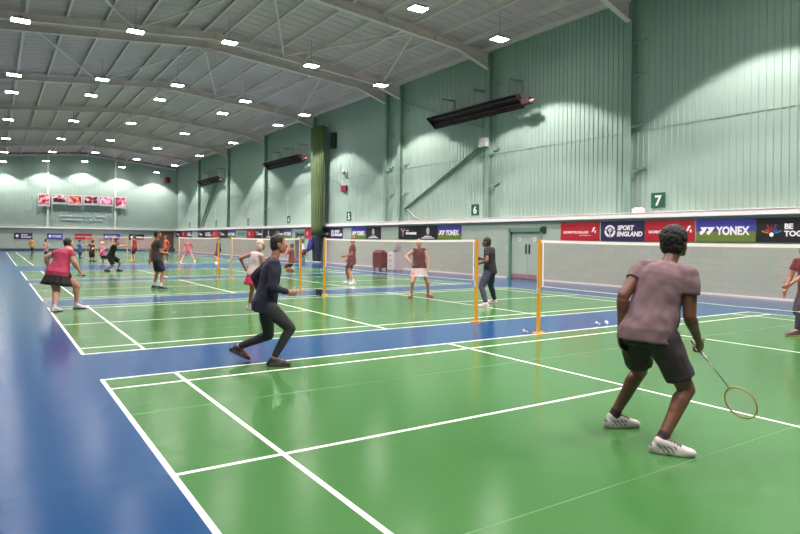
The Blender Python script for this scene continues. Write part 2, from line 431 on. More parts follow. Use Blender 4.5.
    if 'bottom' in cl:
        name, colr, ln = cl['bottom'][:3]
        t = Vol()
        t.fru([(P - up_*.11*s, rp*(.155*s*w), pf*(.122*s*w)), (P - up_*.03*s, rp*(.176*s*w), pf*(.140*s*w)), (P + up_*.05*s, rp*(.165*s*w), pf*(.124*s*w)), (P + up_*.13*s, rp*(.148*s*w), pf*(.11*s*w))])
        tight = name in ('leggings',)
        for k in 'LR':
            lo = .006*s if tight else .022*s if ln < .6 else .014*s
            if name == 'skirt': break
            t.cap(hip[k], lerp(hip[k], kn[k], .3), .095*s*w+lo*.5, .088*s*w+lo)
            d = (kn[k]-hip[k]).normalized(); x = d.cross(rp).normalized() ; y = d.cross(x)
            end = lerp(hip[k], kn[k], min(1, ln/.5))
            r1 = (.088-.030*min(1, ln/.5))*s*w + lo
            t.fru([(lerp(hip[k], end, .12), x*(.09*s*w+lo), y*(.09*s*w+lo)), (lerp(hip[k], end, .55), x*(.083*s*w+lo), y*(.083*s*w+lo)), (end, x*(r1+(.012*s if ln < .5 else 0)), y*(r1+(.012*s if ln < .5 else 0)))])
            if ln > .5:
                t.cap(end, end, .056*s*w+lo, .056*s*w+lo)
                e2 = lerp(kn[k], an[k], (ln-.5)/.5)
                r2 = (.056-.02*(ln-.5)/.5)*s*w + lo*(1.0 if tight else 1.2)
                mid = lerp(kn[k], e2, .35) - toe[k]*.008*s
                t.cap(kn[k], mid, .056*s*w+lo, .053*s*w+lo); t.cap(mid, e2, .053*s*w+lo, r2)
        if name == 'skirt':
            sk = MB(); n = 64; rings = []
            dn = (-up_*.8 - Z*.2).normalized()
            for i in range(9):
                q = i/8; c = P + up_*.10*s + dn*(q*ln*s); pl = .0 + .055*q
                kx, ky = (.142+.085*q)*s*w + .004, (.112+.09*q)*s*w + .004
                rings.append([c + (rp*(kx*math.cos(a)) + pf*(ky*math.sin(a)))*(1+pl*math.sin(14*a)) for a in [2*math.pi*j/n for j in range(n)]])
            vs = [p for rg in rings for p in rg]
            fs = [(i*n+j, i*n+(j+1) % n, (i+1)*n+(j+1) % n, (i+1)*n+j) for i in range(8) for j in range(n)]
            fs += [tuple(range(n))]
            sk.add(vs, fs); o_ = sk.build('skirt', [fab(colr)], body, smooth=True)
            so = o_.modifiers.new('thick', 'SOLIDIFY'); so.thickness = .006; so.offset = 0
            # shorts worn under the skirt
            u_ = Vol()
            for k in 'LR': u_.cap(hip[k], lerp(hip[k], kn[k], .32), .094*s*w, .09*s*w)
            remesh(u_, cv, 1, 'undershorts', [fab(colr)], base, body)
        else:
            remesh(t, cv, 3, name, [fab(colr)], base, body, wrinkle=(.002 if tight else .006), wfreq=12)
    for k in 'LR':
        if 'socks' in cl:
            t = Vol(); up_l = lerp(an[k], kn[k], cl['socks'][1]); t.cap(an[k] - Z*.02*s, up_l, .041*s, .043*s)
            remesh(t, cv, 1, 'sock', [fab(cl['socks'][0])], base, body)
        if 'brace' in cl and k == cl['brace'][0]:  # darker band around one knee
            t = Vol(); t.cap(lerp(hip[k], kn[k], .72), lerp(kn[k], an[k], .22), .066*s*w, .060*s*w); remesh(t, cv, 1, 'dark_knee_band', [fab(cl['brace'][1])], base, body)
        shc, soc = cl['shoes']
        lift = feet[k][2]; fd = toe[k]; th = math.asin(min(.9, lift/.2)) if lift > 0 else 0
        fwd = fd*math.cos(th) - Z*math.sin(th); upf = Z*math.cos(th) + fd*math.sin(th); lat = fwd.cross(upf)
        o0 = an[k] - upf*.085*s
        t = Vol(); X = (lat, fwd, upf)
        t.ell(o0 - fwd*.035*s + upf*.035*s, X, (.038*s, .045*s, .040*s)); t.cap(o0 - fwd*.03*s + upf*.028*s, o0 + fwd*.13*s + upf*.03*s, .038*s, .044*s)
        t.ell(o0 + fwd*.16*s + upf*.026*s, X, (.044*s, .06*s, .034*s)); t.cap(o0 + upf*.075*s - fwd*.005*s, o0 + fwd*.09*s + upf*.05*s, .045*s, .036*s)
        t.fru([(o0 - upf*.0 , lat*.04*s, fwd*.075*s), (o0 + upf*.02*s, lat*.042*s, fwd*.08*s)]); t.fru([(o0 + fwd*.11*s, lat*.045*s, fwd*.1*s), (o0 + fwd*.11*s + upf*.02*s, lat*.047*s, fwd*.105*s)])
        def post(me, o0=o0, upf=upf, fwd=fwd, lat=lat):
            for v in me.vertices:
                hgt = (v.co-o0).dot(upf)
                if hgt < 0: v.co -= upf*hgt
            for p in me.polygons:
                hgt = (p.center-o0).dot(upf); fq = (p.center-o0).dot(fwd); p.material_index = 1 if hgt < .022 else 2 if (vox < .01 and ((-.03 < fq < .10 and .024 < hgt < .066 and abs((p.center-o0).dot(lat)) > .016 and (fq + hgt*.9) % .034 < .013) or (fq < -.058 and hgt > .05))) else 0
        remesh(t, min(cv, .009), 2, 'shoe', [mat('shoe_%d_%d_%d' % shc, shc, .55, bump=.2, bscale=90), mat('sole_%d_%d_%d' % soc, soc, .5), mat('shoe_accent', (120, 112, 116), .6)], base, body, post=post)
        if vox < .0085:
            shoe = body.children[-1]
            lc = MB()
            for q in range(5):
                c = o0 + fwd*(.045+.019*q)*s + upf*(.110-.0078*q)*s
                lc.path([c - lat*.026*s - upf*.010*s, c - lat*.012*s, c + lat*.012*s, c + lat*.026*s - upf*.010*s], .0035*s, 6)
            lc.build('laces', mat('lace_grey', (120, 118, 120), .8), shoe, smooth=True)
    return dict(body=body, wr=wr, el=el, s=s, D=D, r=r, f=f)

def racket(label, grip, tip_dir, face_n, frame_c, grip_c):
    d = tip_dir.normalized(); n = (face_n - d*face_n.dot(d)).normalized(); l = d.cross(n)
    base = V(grip); root = thing('badminton_racket', label, 'racket', base)
    h = MB(); h.tube(base - d*.07, base + d*.10, .0135, .0125, 10); h.build('handle', mat('grip_%d_%d_%d' % grip_c, grip_c, .8, bump=.3, bscale=120), root, smooth=False)
    s_ = MB(); s_.tube(base + d*.09, base + d*.37, .0045, .004, 8); s_.build('shaft', M_GALV, root, smooth=True)
    c = base + d*.485
    fr = MB(); fr.path([c + d*(.122*math.cos(t)) + l*(.098*math.sin(t)) for t in [2*math.pi*i/36 for i in range(36)]], .0058, 7, True)
    fr.build('frame', mat('racket_%d_%d_%d' % frame_c, frame_c, .3), root, smooth=True)
    st = MB()
    for i in range(-10, 11):
        x = i*.0092; k = math.sqrt(max(0, 1-(x/.098)**2))*.122
        if k > .01: st.tube(c + l*x - d*k, c + l*x + d*k, .0006, n=3, cap=False)
    for i in range(-12, 13):
        x = i*.0098; k = math.sqrt(max(0, 1-(x/.122)**2))*.098
        if k > .01: st.tube(c + d*x - l*k, c + d*x + l*k, .0006, n=3, cap=False)
    st.build('strings', mat('string_white', (230, 228, 220), .5), root)
    return root
# ------------------------------------------------------------------ the players
W_ = (236, 234, 232); BK = (30, 28, 30)
# nearest player, crouched, seen from behind
A = person('man in a grey-pink shirt and dark shorts crouching with a racket, nearest the camera', (-3.45, -4.2), 1.84,
    {'L': (613, 427, .0, 86), 'R': (661, 453, 0, 112)}, (647, 331, 0), (668, 264, .06), (676, 241, .14), 52, 52, 66,
    {'L': (621, 330, .10), 'R': (698, 340, .0)},
    {'top': ('t_shirt', (134, 106, 112), .26, .10), 'bottom': ('shorts', (54, 44, 50), .40), 'socks': ((52, 42, 42), .12), 'shoes': ((226, 220, 216), (214, 208, 200))},
    skin='brown', vox=.0065, hair=('afro', (24, 18, 18)), head_pitch=8, elbow={'L': (.25, -1, -.1), 'R': (.1, -1, -.2)}, curl={'L': .5, 'R': .95}, palm={'L': (.9, .2, -.2), 'R': (-.9, .3, 0)}, w=1.06)
D = A['D']; fd = (A['wr']['R']-A['el']['R']).normalized(); g = A['wr']['R'] + fd*.10 + A['r']*(-.03)
tip = at_depth(748, 412, D-.12)
racket('badminton racket with an orange-yellow frame held low by the nearest player', g, tip-g, FW*.5+UP*.5, (226, 150, 60), (226, 224, 220))
# player at the right edge
person('player in a maroon top with dark leggings at the right edge of the picture', (3.95, -2.15), 1.74,
    {'L': (797, 336, 0, 262), 'R': (812, 334, 0, 240)}, (810, 291, 0), (805, 250, .0), None, 255, 255, 262,
    {'L': (781, 293, -.2), 'R': (783, 296, .1)},
    {'top': ('t_shirt', (112, 30, 46), .30, .18), 'bottom': ('leggings', (40, 44, 54), .96), 'shoes': ((70, 44, 40), (216, 180, 90))},
    skin='tan', vox=.009, elbow={'L': (.7, .0, -.7), 'R': (.6, -.2, -.7)}, hair=('short', (40, 28, 24)))
# running player
person('player in dark navy top and charcoal leggings lunging across the blue strip', (-4.95, -.0), 1.74,
    {'L': (237, 361, .09, 78), 'R': (273, 366, 0, 84)}, (265, 303, 0), (274, 258, .02), (279, 244, .03), 72, 80, 84,
    {'L': (262, 296, .2), 'R': (288, 292, -.05)},
    {'top': ('sweatshirt', (30, 28, 54), .95, .12), 'bottom': ('leggings', (46, 46, 50), .94), 'shoes': ((44, 42, 46), (96, 70, 64))},
    skin='tan', vox=.008, elbow={'L': (.5, -.9, -.2), 'R': (.5, -.8, -.3)}, hair=('short', (36, 28, 28)), knee_out=.0)
# pale-haired woman
person('woman with pale hair, white vest and bright pink skirt on the second court', (-3.1, 5.1), 1.62,
    {'L': (249, 309, 0, 62), 'R': (259, 310.5, 0, 78)}, (254, 272, 0), (257, 250.5, .0), (261, 243, .05), 42, 48, 60,
    {'L': (244, 266, .25), 'R': (267, 266, .12)},
    {'top': ('vest', (236, 214, 216), 0, .04), 'bottom': ('skirt', (222, 48, 92), .34), 'socks': (W_, .14), 'shoes': (W_, W_), 'brace': ('R', (70, 54, 54))},
    skin='tan', female=True, vox=.0095, hair=('bob', (232, 214, 196)), elbow={'L': (.7, -.6, -.5), 'R': (.7, -.6, -.5)})
# woman in pink tee
A = person('woman in a raspberry pink t-shirt and black skirt leaning forward at the left', (-6.35, 7.0), 1.72,
    {'L': (54, 312, .0, 20), 'R': (76.5, 308.5, 0, 84)}, (57.5, 268, 0), (66, 244, .25), (69.5, 237.5, .42), 32, 22, 26,
    {'L': (48, 268, .3), 'R': (80, 272, .22)},
    {'top': ('t_shirt', (196, 58, 92), .30, .10), 'bottom': ('skirt', (24, 22, 26), .36), 'socks': (W_, .12), 'shoes': ((226, 224, 224), (40, 40, 44))},
    skin='light', female=True, w=1.36, vox=.0095, hair=('short', (44, 34, 30)), head_pitch=22, elbow={'L': (.5, -.5, -.6), 'R': (.6, -.5, -.4)}, curl={'L': .3, 'R': .8})
g = A['wr']['R'] + (A['wr']['R']-A['el']['R']).normalized()*.09
racket('black badminton racket held by the woman in the raspberry pink t-shirt', g, -RT*1.0+UP*.05-FW*.1, UP*.9+FW*.3, (30, 28, 30), (24, 24, 26))
# man in black stretching an arm
A = person('man in black t-shirt and shorts leaning to the right with both arms out', (-3.3, 21.8), 1.76,
    {'L': (118, 271, 0, 92), 'R': (106, 271.3, 0, 96)}, (110.5, 256.5, 0), (116, 241.5, -.02), (119.5, 238, 0), 88, 88, 90,
    {'L': (127, 244.5, .05), 'R': (127, 246.0, -.05)},
    {'top': ('t_shirt', (26, 26, 28), .30, .10), 'bottom': ('shorts', (24, 24, 26), .42), 'socks': (W_, .22), 'shoes': ((46, 44, 46), (40, 38, 40))},
    skin='light', vox=.012, w=1.1, hair=('short', (58, 42, 34)))
# dark player in mid court
person('player in a dark grey top and navy shorts standing mid court, left of centre', (-3.55, 11.5), 1.78,
    {'L': (153.5, 288.5, 0, 40), 'R': (160.5, 289.5, 0, 70)}, (157, 258, 0), (157, 240, .0), None, 55, 55, 62,
    {'L': (149, 262, .2), 'R': (166, 253, .15)},
    {'top': ('t_shirt', (52, 44, 44), .32, .12), 'bottom': ('shorts', (30, 28, 46), .46), 'socks': ((222, 220, 228), .25), 'shoes': ((40, 36, 38), (190, 186, 184))},
    skin='tan', vox=.011, hair=('short', (40, 30, 28)))
# man in black by the post
person('man in black t-shirt, dark jeans and white shoes standing behind a yellow post', (2.35, 3.7), 1.77,
    {'L': (486, 307, 0, 270), 'R': (494.5, 303, 0, 290)}, (490, 267.3, 0), (489.5, 244, 0), (487, 239.5, 0), 305, 300, 285,
    {'L': (478, 264, -.15), 'R': (482, 259, .2)},
    {'top': ('t_shirt', (28, 25, 27), .30, .08), 'bottom': ('jeans', (50, 54, 72), .94), 'shoes': ((226, 210, 208), (236, 226, 222))},
    skin='brown', vox=.0095, hair=('short', (34, 26, 24)), elbow={'L': (.5, -.7, -.6), 'R': (.6, -.6, -.6)})
# player in white skirt
person('player in a black vest and white skirt with red shoes facing the camera', (1.95, 6.0), 1.62,
    {'L': (428, 297, 0, 140), 'R': (411, 297.5, 0, 205)}, (419, 268, 0), (419, 248.5, 0), (419, 243, -.05), 172, 175, 175,
    {'L': (428, 268, -.12), 'R': (410, 262, -.2)},
    {'top': ('vest', (72, 26, 34), 0, .02), 'bottom': ('skirt', (236, 226, 228), .36), 'shoes': ((176, 54, 68), (206, 120, 120))},
    skin='light', female=True, vox=.0095, w=1.12, hair=('short', (190, 128, 108)), elbow={'L': (.8, -.3, -.4), 'R': (.8, -.3, -.4)})
person('player in a maroon t-shirt and black shorts near the right wall, white shoes', (2.7, 11.0), 1.72,
    {'L': (349, 283.5, 0, 262), 'R': (354, 284.5, 0, 250)}, (351.5, 260.5, 0), (353, 243, 0), None, 262, 262, 268,
    {'L': (345, 256, -.1), 'R': (348, 259, .2)},
    {'top': ('t_shirt', (112, 44, 50), .32, .16), 'bottom': ('shorts', (42, 34, 38), .42), 'socks': (W_, .2), 'shoes': (W_, W_)},
    skin='tan', vox=.011, hair=('short', (150, 104, 88)))
person('player in a rust-red t-shirt and brown shorts behind the third court post', (3.95, 18.6), 1.74,
    {'L': (289.5, 271, 0, 270), 'R': (292.5, 272, 0, 262)}, (291.5, 253, 0), (292, 241, 0), None, 280, 275, 275,
    {'L': (287.5, 250, -.1), 'R': (289, 248, .1)},
    {'top': ('t_shirt', (128, 46, 44), .32, .12), 'bottom': ('shorts', (104, 70, 54), .46), 'socks': ((150, 50, 50), .15), 'shoes': ((150, 40, 44), (190, 110, 100))},
    skin='tan', vox=.012, hair=('short', (40, 34, 32)))
def far(label, base, feet, H, top, bottom, shoes, skin='light', a=0, female=False, hair=('short', (50, 38, 32)), lean=0, wide=.0, sk=False, socks=None, arms=0.):
    b = V((base[0], base[1], 0)); d = depth_of(b); pm = CF/d; fx, fy = feet; H_ = H/1.75
    dn = ang(a); 
    cl = {'top': ('t_shirt', top, .3, .1), 'bottom': (('skirt', bottom, .36) if sk else ('shorts', bottom, .44) if sk is not None else ('trousers', bottom, .94)), 'shoes': (shoes, shoes)}
    if socks: cl['socks'] = (socks, .25)
    rr = dn.cross(UP); px = rr.dot(RT)     # image direction of the body's right
    hw = (.13+wide)*pm
    L = (fx - px*hw, fy, 0, a-8); R = (fx + px*hw, fy, 0, a+8)
    hz = (.905-.25*wide)*pm*H_; nz = hz + .5*pm*H_
    person(label, base, H, {'L': L, 'R': R}, (fx, fy-hz, 0), (fx+lean*pm, fy-nz, 0), None, a, a, a,
           {'L': (fx - px*.24*pm + arms*pm, fy-(.82 if not arms else 1.2)*pm*H_, .1), 'R': (fx + px*.24*pm + arms*pm, fy-(.82 if not arms else 1.15)*pm*H_, -.1)}, cl, skin=skin, female=female, hair=hair, vox=.014)
far('person in an orange-yellow top and black trousers by the end wall, far left', (-5.0, 49.0), (32, 252.6), 1.74, (214, 150, 66), (34, 30, 32), BK, 'tan', 90, sk=None)
far('player in a pale pink top and dark trousers, half hidden behind the raspberry shirt', (-4.63, 40.1), (46, 257.5), 1.74, (206, 146, 158), (60, 54, 66), (200, 190, 186), 'light', 60, sk=None)
far('player in a blue shirt and grey trousers far back, right of the raspberry shirt', (-2.75, 38.6), (80, 258.3), 1.76, (66, 92, 158), (104, 116, 128), (70, 70, 80), 'light', 90, sk=None, wide=.12)
far('player in black vest and black shorts far back, left of the blonde player in pink', (-2.64, 33.0), (92, 261.4), 1.76, (30, 28, 34), (28, 26, 30), (60, 56, 58), 'light', 40, lean=.05)
far('blonde player in a magenta pink top and black shorts far back', (-2.3, 31.3), (102.5, 262.6), 1.68, (218, 84, 138), (34, 26, 34), (220, 206, 200), 'light', 70, female=True, hair=('pony', (232, 204, 160)))
far('player in red and black far back, right of the leaning man in black', (-.4, 32.4), (134.5, 262.0), 1.7, (146, 40, 44), (40, 30, 34), (170, 120, 100), 'tan', 270)
far('player in an orange top far back, just right of the dark player mid court', (1.0, 30.4), (166, 262.8), 1.78, (196, 96, 66), (70, 44, 40), (216, 176, 150), 'tan', 230)
far('player in a dusty pink top lunging wide far back near the right wall', (2.7, 31.5), (188, 262.2), 1.66, (190, 92, 112), (170, 96, 112), (236, 226, 214), 'light', 180, wide=.3)
far('player in a black top by a yellow post far back, white shoes', (3.9, 29.5), (218.5, 263.3), 1.76, (40, 34, 34), (50, 34, 32), (236, 226, 214), 'tan', 270)
# ------------------------------------------------------------------ hall shell
XR, XC, RX = 10.458, 10.70, 0.5          # lower wall face, cladding face, ridge
XL = 2*RX - XC
YB, YE = -8.2, 65.99
def zroof(x): return 10.78 - .093*abs(x-RX)
GAP = 1.6
COURTS = [(-6.1, 0.0), (1.6, 7.7), (9.3, 15.4), (17.0, 23.1), (29.0, 35.1), (36.7, 42.8), (44.4, 50.5), (52.1, 58.2)]
def make_floor():
    mb = MB(); LW = .04
    xs = [XL-.3, XC+.1]
    for a in (6.7, 5.94, 1.98):
        for sg in (-1, 1): xs += [sg*a, sg*(a-LW)]
    xs = sorted(xs)
    # weld joints in the vinyl
    ys = [YB-.3, YE+.3]
    seams = []
    for i, (y0, y1) in enumerate(COURTS):
        yc = (y0+y1)/2
        ys += [y0, y0+LW, y0+.46-.0, y0+.46+LW, yc-LW/2, yc+LW/2, y1-.46-LW, y1-.46, y1-LW, y1]
        for sy in (y0+1.48, y1-1.52): ys += [sy, sy+.009]; seams.append(sy)
    ys = sorted(ys)
    def cls(x, y):
        for y0, y1 in COURTS:
            if y0 < y < y1:
                if abs(x) > 6.7: return 0
                ax = abs(x); yc = (y0+y1)/2
                if ax > 6.7-LW or 5.94-LW < ax < 5.94 or 1.98-LW < ax < 1.98: return 2
                if y < y0+LW or y > y1-LW or y0+.46 < y < y0+.46+LW or y1-.46-LW < y < y1-.46: return 2
                if abs(y-yc) < LW/2 and ax > 1.98-LW: return 2
                for s_ in seams:
                    if s_ < y < s_+.009: return 3
                return 1
        return 0
    nx, ny = len(xs), len(ys)
    vs = [(x, y, 0) for y in ys for x in xs]; fs = []; ms = []
    for j in range(ny-1):
        for i in range(nx-1):
            fs.append((j*nx+i, j*nx+i+1, (j+1)*nx+i+1, (j+1)*nx+i)); ms.append(cls((xs[i]+xs[i+1])/2, (ys[j]+ys[j+1])/2))
    mb.v = vs; mb.f = fs; mb.m = ms
    # slab underneath
    mb.box(XL-.3, XC+.1, YB-.3, YE+.3, -.25, -.02, 0)
    return struct('floor', mb, [M_FLOORBLUE, M_FLOORGREEN, M_LINE, M_SEAM])
make_floor()
# lower walls
mb = MB()
DOORS = [(9.5, 11.3, 2.06), (30.85, 32.4, 2.06)]
y = YB
for d0, d1, dz in DOORS:
    mb.box(XR, XC+.1, y, d0, 0, 2.5); mb.box(XR, XC+.1, d0, d1, dz, 2.5); y = d1
mb.box(XR, XC+.1, y, YE, 0, 2.5)
struct('wall_right_lower', mb, M_BRICK)
mb = MB(); mb.box(XL-.3, XL+.14, YB, YE, 0, 2.5); struct('wall_left_lower', mb, M_BRICK)
mb = MB(); mb.box(XL, XC, YE, YE+.3, 0, 2.5); struct('wall_end_lower', mb, M_BRICK)
def cladding(name, a0, a1, axis, face, sgn, ztop, M, pitch=.20):
    """ribbed sheet: profile along one axis, ribs stand out by .028 towards sgn"""
    mb = MB(); pts = []
    a = a0
    while a < a1:
        for da, dp in ((0, 0), (.115, 0), (.128, .024), (.178, .024), (.195, 0)):
            if a+da < a1: pts.append((a+da, dp))
        a += pitch
    pts.append((a1, 0)); vs = []
    for p, dp in pts:
        for z in (2.45, None):
            zz = z if z else ztop(p)
            q = face + sgn*dp
            vs.append((q, p, zz) if axis == 'y' else (p, q, zz))
    n = len(pts); fs = [(2*i, 2*i+2, 2*i+3, 2*i+1) for i in range(n-1)]
    mb.add(vs, fs)
    o = struct(name, mb, M)
    s_ = o.modifiers.new('t', 'SOLIDIFY'); s_.thickness = .01; s_.offset = 0
    return o
cladding('wall_right_upper', YB, YE, 'y', XC, -1, lambda p: zroof(XC)+.05, M_CLAD)
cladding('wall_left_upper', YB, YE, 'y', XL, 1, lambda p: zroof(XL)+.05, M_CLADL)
cladding('wall_end_upper', XL, XC, 'x', YE+.12, -1, lambda p: zroof(p)+.02, M_CLADE, .2)
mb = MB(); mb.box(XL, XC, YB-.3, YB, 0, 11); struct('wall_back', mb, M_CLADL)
# faint sheet-lap lines on the right wall cladding
mb = MB(); mb.box(XC-.036, XC+.0, YB, YE, 5.30, 5.315); struct('trim_1', mb, M_CLAD)
# trunking ledge
mb = MB()
mb.box(XR-.13, XC, YB, YE, 2.34, 2.50); mb.box(XR-.15, XC, YB, YE, 2.50, 2.525)
bevel(struct('trim_2', mb, M_LEDGE), .012)
mb = MB(); mb.box(XL, XR-.13, YE-.12, YE+.2, 2.36, 2.52); struct('trim_3', mb, M_LEDGE)
mb = MB(); mb.box(XL-.1, XL+.27, YB, YE, 2.34, 2.52); struct('trim_4', mb, M_LEDGE)
# right wall skirting; dark strip along the foot of the end wall
mb = MB(); y = YB
for d0, d1, dz in DOORS: mb.box(XR-.025, XR, y, d0-.12, 0, .05); y = d1+.12
mb.box(XR-.025, XR, y, YE, 0, .05); struct('baseboard_right', mb, mat('cream_skirting', (206, 198, 192), .5))
mb = MB(); mb.box(XL+.14, XR-.03, YE-.03, YE, 0, .22); struct('wall_foot_end', mb, mat('dark_wall_foot', (52, 78, 84), .5))
# vertical movement joints in the blockwork
mb = MB()
for yy in (7.68, 13.0, 19.9, 26.5, 36.2, 43.0, 52.2, 61.0): mb.box(XR-.004, XR+.01, yy, yy+.02, .07, 2.34)
struct('trim_5', mb, M_STEELG)
# roof sheeting
mb = MB()
for x0, x1 in ((XL-.3, RX), (RX, XC+.3)):
    pts = []; yy = YB
    while yy < YE+.3:
        pts += [(yy, 0), (yy+.44, 0), (yy+.46, -.022), (yy+.49, -.022), (yy+.51, 0)]; yy += .55
    vs = []
    for p, dz in pts: vs += [(x0, p, zroof(x0)+dz), (x1, p, zroof(x1)+dz)]
    mb.add(vs, [(2*i, 2*i+2, 2*i+3, 2*i+1) for i in range(len(pts)-1)])
o = struct('ceiling', mb, M_ROOF); so = o.modifiers.new('t', 'SOLIDIFY'); so.thickness = .02; so.offset = 0
# ------------------------------------------------------------------ steel frames
FR_Y = [-8.0, -1.1, 5.73, 12.63, 19.39, 20.74, 29.59, 38.31, 47.32, 56.67]
def zflange(x):     # underside of rafter
    zz = 10.27 - .088*abs(x-RX)
    d = abs(x-RX)-8.2
    if d > 0: zz = 10.27-.088*8.2 - d*.33
    return zz
CL = 'pale mint steel portal frame'
def frame_label(i):
    return {0: 'steel portal frame against the back wall behind the camera', 1: 'steel portal frame overhead, nearest the camera',
            2: 'steel frame whose column stands left of the green number 7 sign', 3: 'steel frame whose column stands right of the green number 6 sign',
            4: 'steel frame whose column meets the lower foot of the diagonal brace', 5: 'steel frame of the close pair farther from the camera, beside the number 5 panel',
            6: 'steel frame whose column is partly behind the olive curtain', 7: 'steel frame with dark green column at the far end of the middle heater',
            8: 'steel frame with column between the signs 3 and 2 on the right wall', 9: 'last steel frame before the end wall, at the farthest heater'}[i]
for i, fy in enumerate(FR_Y):
    root = thing('portal_frame', frame_label(i), 'steel frame', (RX, fy, 0), 'portal frames along the hall')
    for sg in (1, -1):
        # rafter: web plus two flanges following the slope, haunched to the eaves
        mb = MB(); n = 14; xs = [RX + sg*q for q in (0, .6, 1.5, 3, 4.5, 6, 7, 8, 8.2, 8.5, 9, 9.5, 9.93)]
        top = [zroof(x)-.182 for x in xs]; bot = [zflange(x) for x in xs]
        for k in range(len(xs)-1):
            a, b = xs[k], xs[k+1]
            for y0, y1, za, zb, zc, zd in ((fy-.008, fy+.008, bot[k], bot[k+1], top[k+1], top[k]), (fy-.10, fy+.10, bot[k]-.0, bot[k+1]-.0, bot[k+1]+.02, bot[k]+.02), (fy-.10, fy+.10, top[k]-.02, top[k+1]-.02, top[k+1], top[k])):
                mb.add([(a, y0, za), (b, y0, zb), (b, y0, zc), (a, y0, zd), (a, y1, za), (b, y1, zb), (b, y1, zc), (a, y1, zd)],
                       [(0, 1, 2, 3), (7, 6, 5, 4), (0, 4, 5, 1), (1, 5, 6, 2), (2, 6, 7, 3), (3, 7, 4, 0)])
        for q in (2.2, 4.6, 7.0): 
            x = RX+sg*q; mb.box(x-.006, x+.006, fy-.09, fy+.09, zflange(x)+.02, zroof(x)-.19)
        mb.build('rafter', M_STEELW, root)
        # column
        mb = MB(); xo, xi = (XC-.01, XR-.06) if sg > 0 else (XL+.01, 2*RX-(XR-.06))
        lo, hi = min(xo, xi), max(xo, xi); zb, zt = 2.52, zroof(xo)-.12
        mb.box(lo, hi, fy-.008, fy+.008, zb, zt)
        f0 = (xi, xi+.016*sg); mb.box(min(f0), max(f0), fy-.125, fy+.125, zb, zt)
        mb.build('column', M_STEELG, root)
        if sg > 0 and 1 <= i:
            # small rail stays fixed to the column
            for zz in (3.9, 5.4, 7.1, 8.2):
                st = MB(); st.bar((xi+.03, fy-.14, zz), (XC-.03, fy-.42, zz+.12), .05, .05); st.bar((XC-.04, fy-.10, zz+.12), (XC-.04, fy-.55, zz+.12), .06, .05)
                st.build('rail_stay', M_STEELG, root)
    # apex plate
    mb = MB(); mb.box(RX-.012, RX+.012, fy-.1, fy+.1, 10.14, 10.55)
    mb.add([(RX-.75, fy-.012, 10.22), (RX, fy-.012, 10.10), (RX+.75, fy-.012, 10.22), (RX-.75, fy+.012, 10.22), (RX, fy+.012, 10.10), (RX+.75, fy+.012, 10.22)],
           [(0, 1, 2), (5, 4, 3), (0, 3, 4, 1), (1, 4, 5, 2), (2, 5, 3, 0)])
    mb.build('apex_haunch', M_STEELW, root)
# purlins, each running the length of the hall
pl = [9.75, 8.6, 7.2, 5.8, 4.4, 3.0, 1.6, .42]
for sg, side in ((1, 'right'), (-1, 'left')):
    for k, q in enumerate(pl):
        x = RX + sg*q; mb = MB(); zt = zroof(x)-.012
        mb.box(x-.009, x+.009, YB, YE, zt-.16, zt); mb.box(min(x, x+sg*.07), max(x, x+sg*.07), YB, YE, zt-.165, zt-.15); mb.box(min(x, x-sg*.07), max(x, x-sg*.07), YB, YE, zt-.012, zt)
        o = mb.build('purlin', M_STEELW, origin=(x, YB, zt-.16))
        where = 'along the eaves, outermost' if k == 0 else 'next to the ridge' if k == 7 else '%s one in from the eaves purlin' % ORD[k]
        tag(o, 'long grey roof purlin on the %s slope, %s' % (side, where), 'roof purlin', 'roof purlins')
# roof bracing tubes in zigzag
nodes = {}
def bz(xa, ya, xb, yb, lab):
    mb = MB(); mb.tube((xa, ya, zflange(xa)+.12), (xb, yb, zflange(xb)+.12), .045, n=8)
    tag(mb.build('roof_brace', M_STEELW, origin=((xa+xb)/2, (ya+yb)/2, zflange((xa+xb)/2))), lab, 'roof brace', 'roof bracing tubes')
zz = [(-6.3, 19.3, -2.9, 12.7), (-2.85, 19.3, .2, 12.7) if False else (-2.85, 19.3, -2.9+.1, 12.7)]
BR = [(-2.8, 12.73, -2.75, 19.28)]
for (xa, xb) in ((-6.2, -2.9), (.35, -2.75), (.45, 3.75), (6.9, 3.85), (7.0, 9.4)):
    pass
N19 = [-2.85, 3.75, 9.2]; N12 = [-6.3, .45, 6.5]
names = ['leftmost', 'left of the ridge', 'right of the ridge, left leg', 'right of the ridge, right leg', 'near the right eaves']
for (a, b), nm in zip(((N12[0], N19[0]), (N12[1], N19[0]), (N12[1], N19[1]), (N12[2], N19[1]), (N12[2], N19[2])), names):
    bz(a, 12.74, b, 19.28, 'thin roof bracing tube in front of the paired frames, %s' % nm)
N20 = [-6.3, .45, 6.5]; N29 = [-2.85, 3.75, 9.2]
for (a, b), nm in zip(((N20[0], N29[0]), (N20[1], N29[0]), (N20[1], N29[1]), (N20[2], N29[1]), (N20[2], N29[2])), names):
    bz(a, 20.86, b, 29.48, 'thin roof bracing tube beyond the paired frames, %s' % nm)
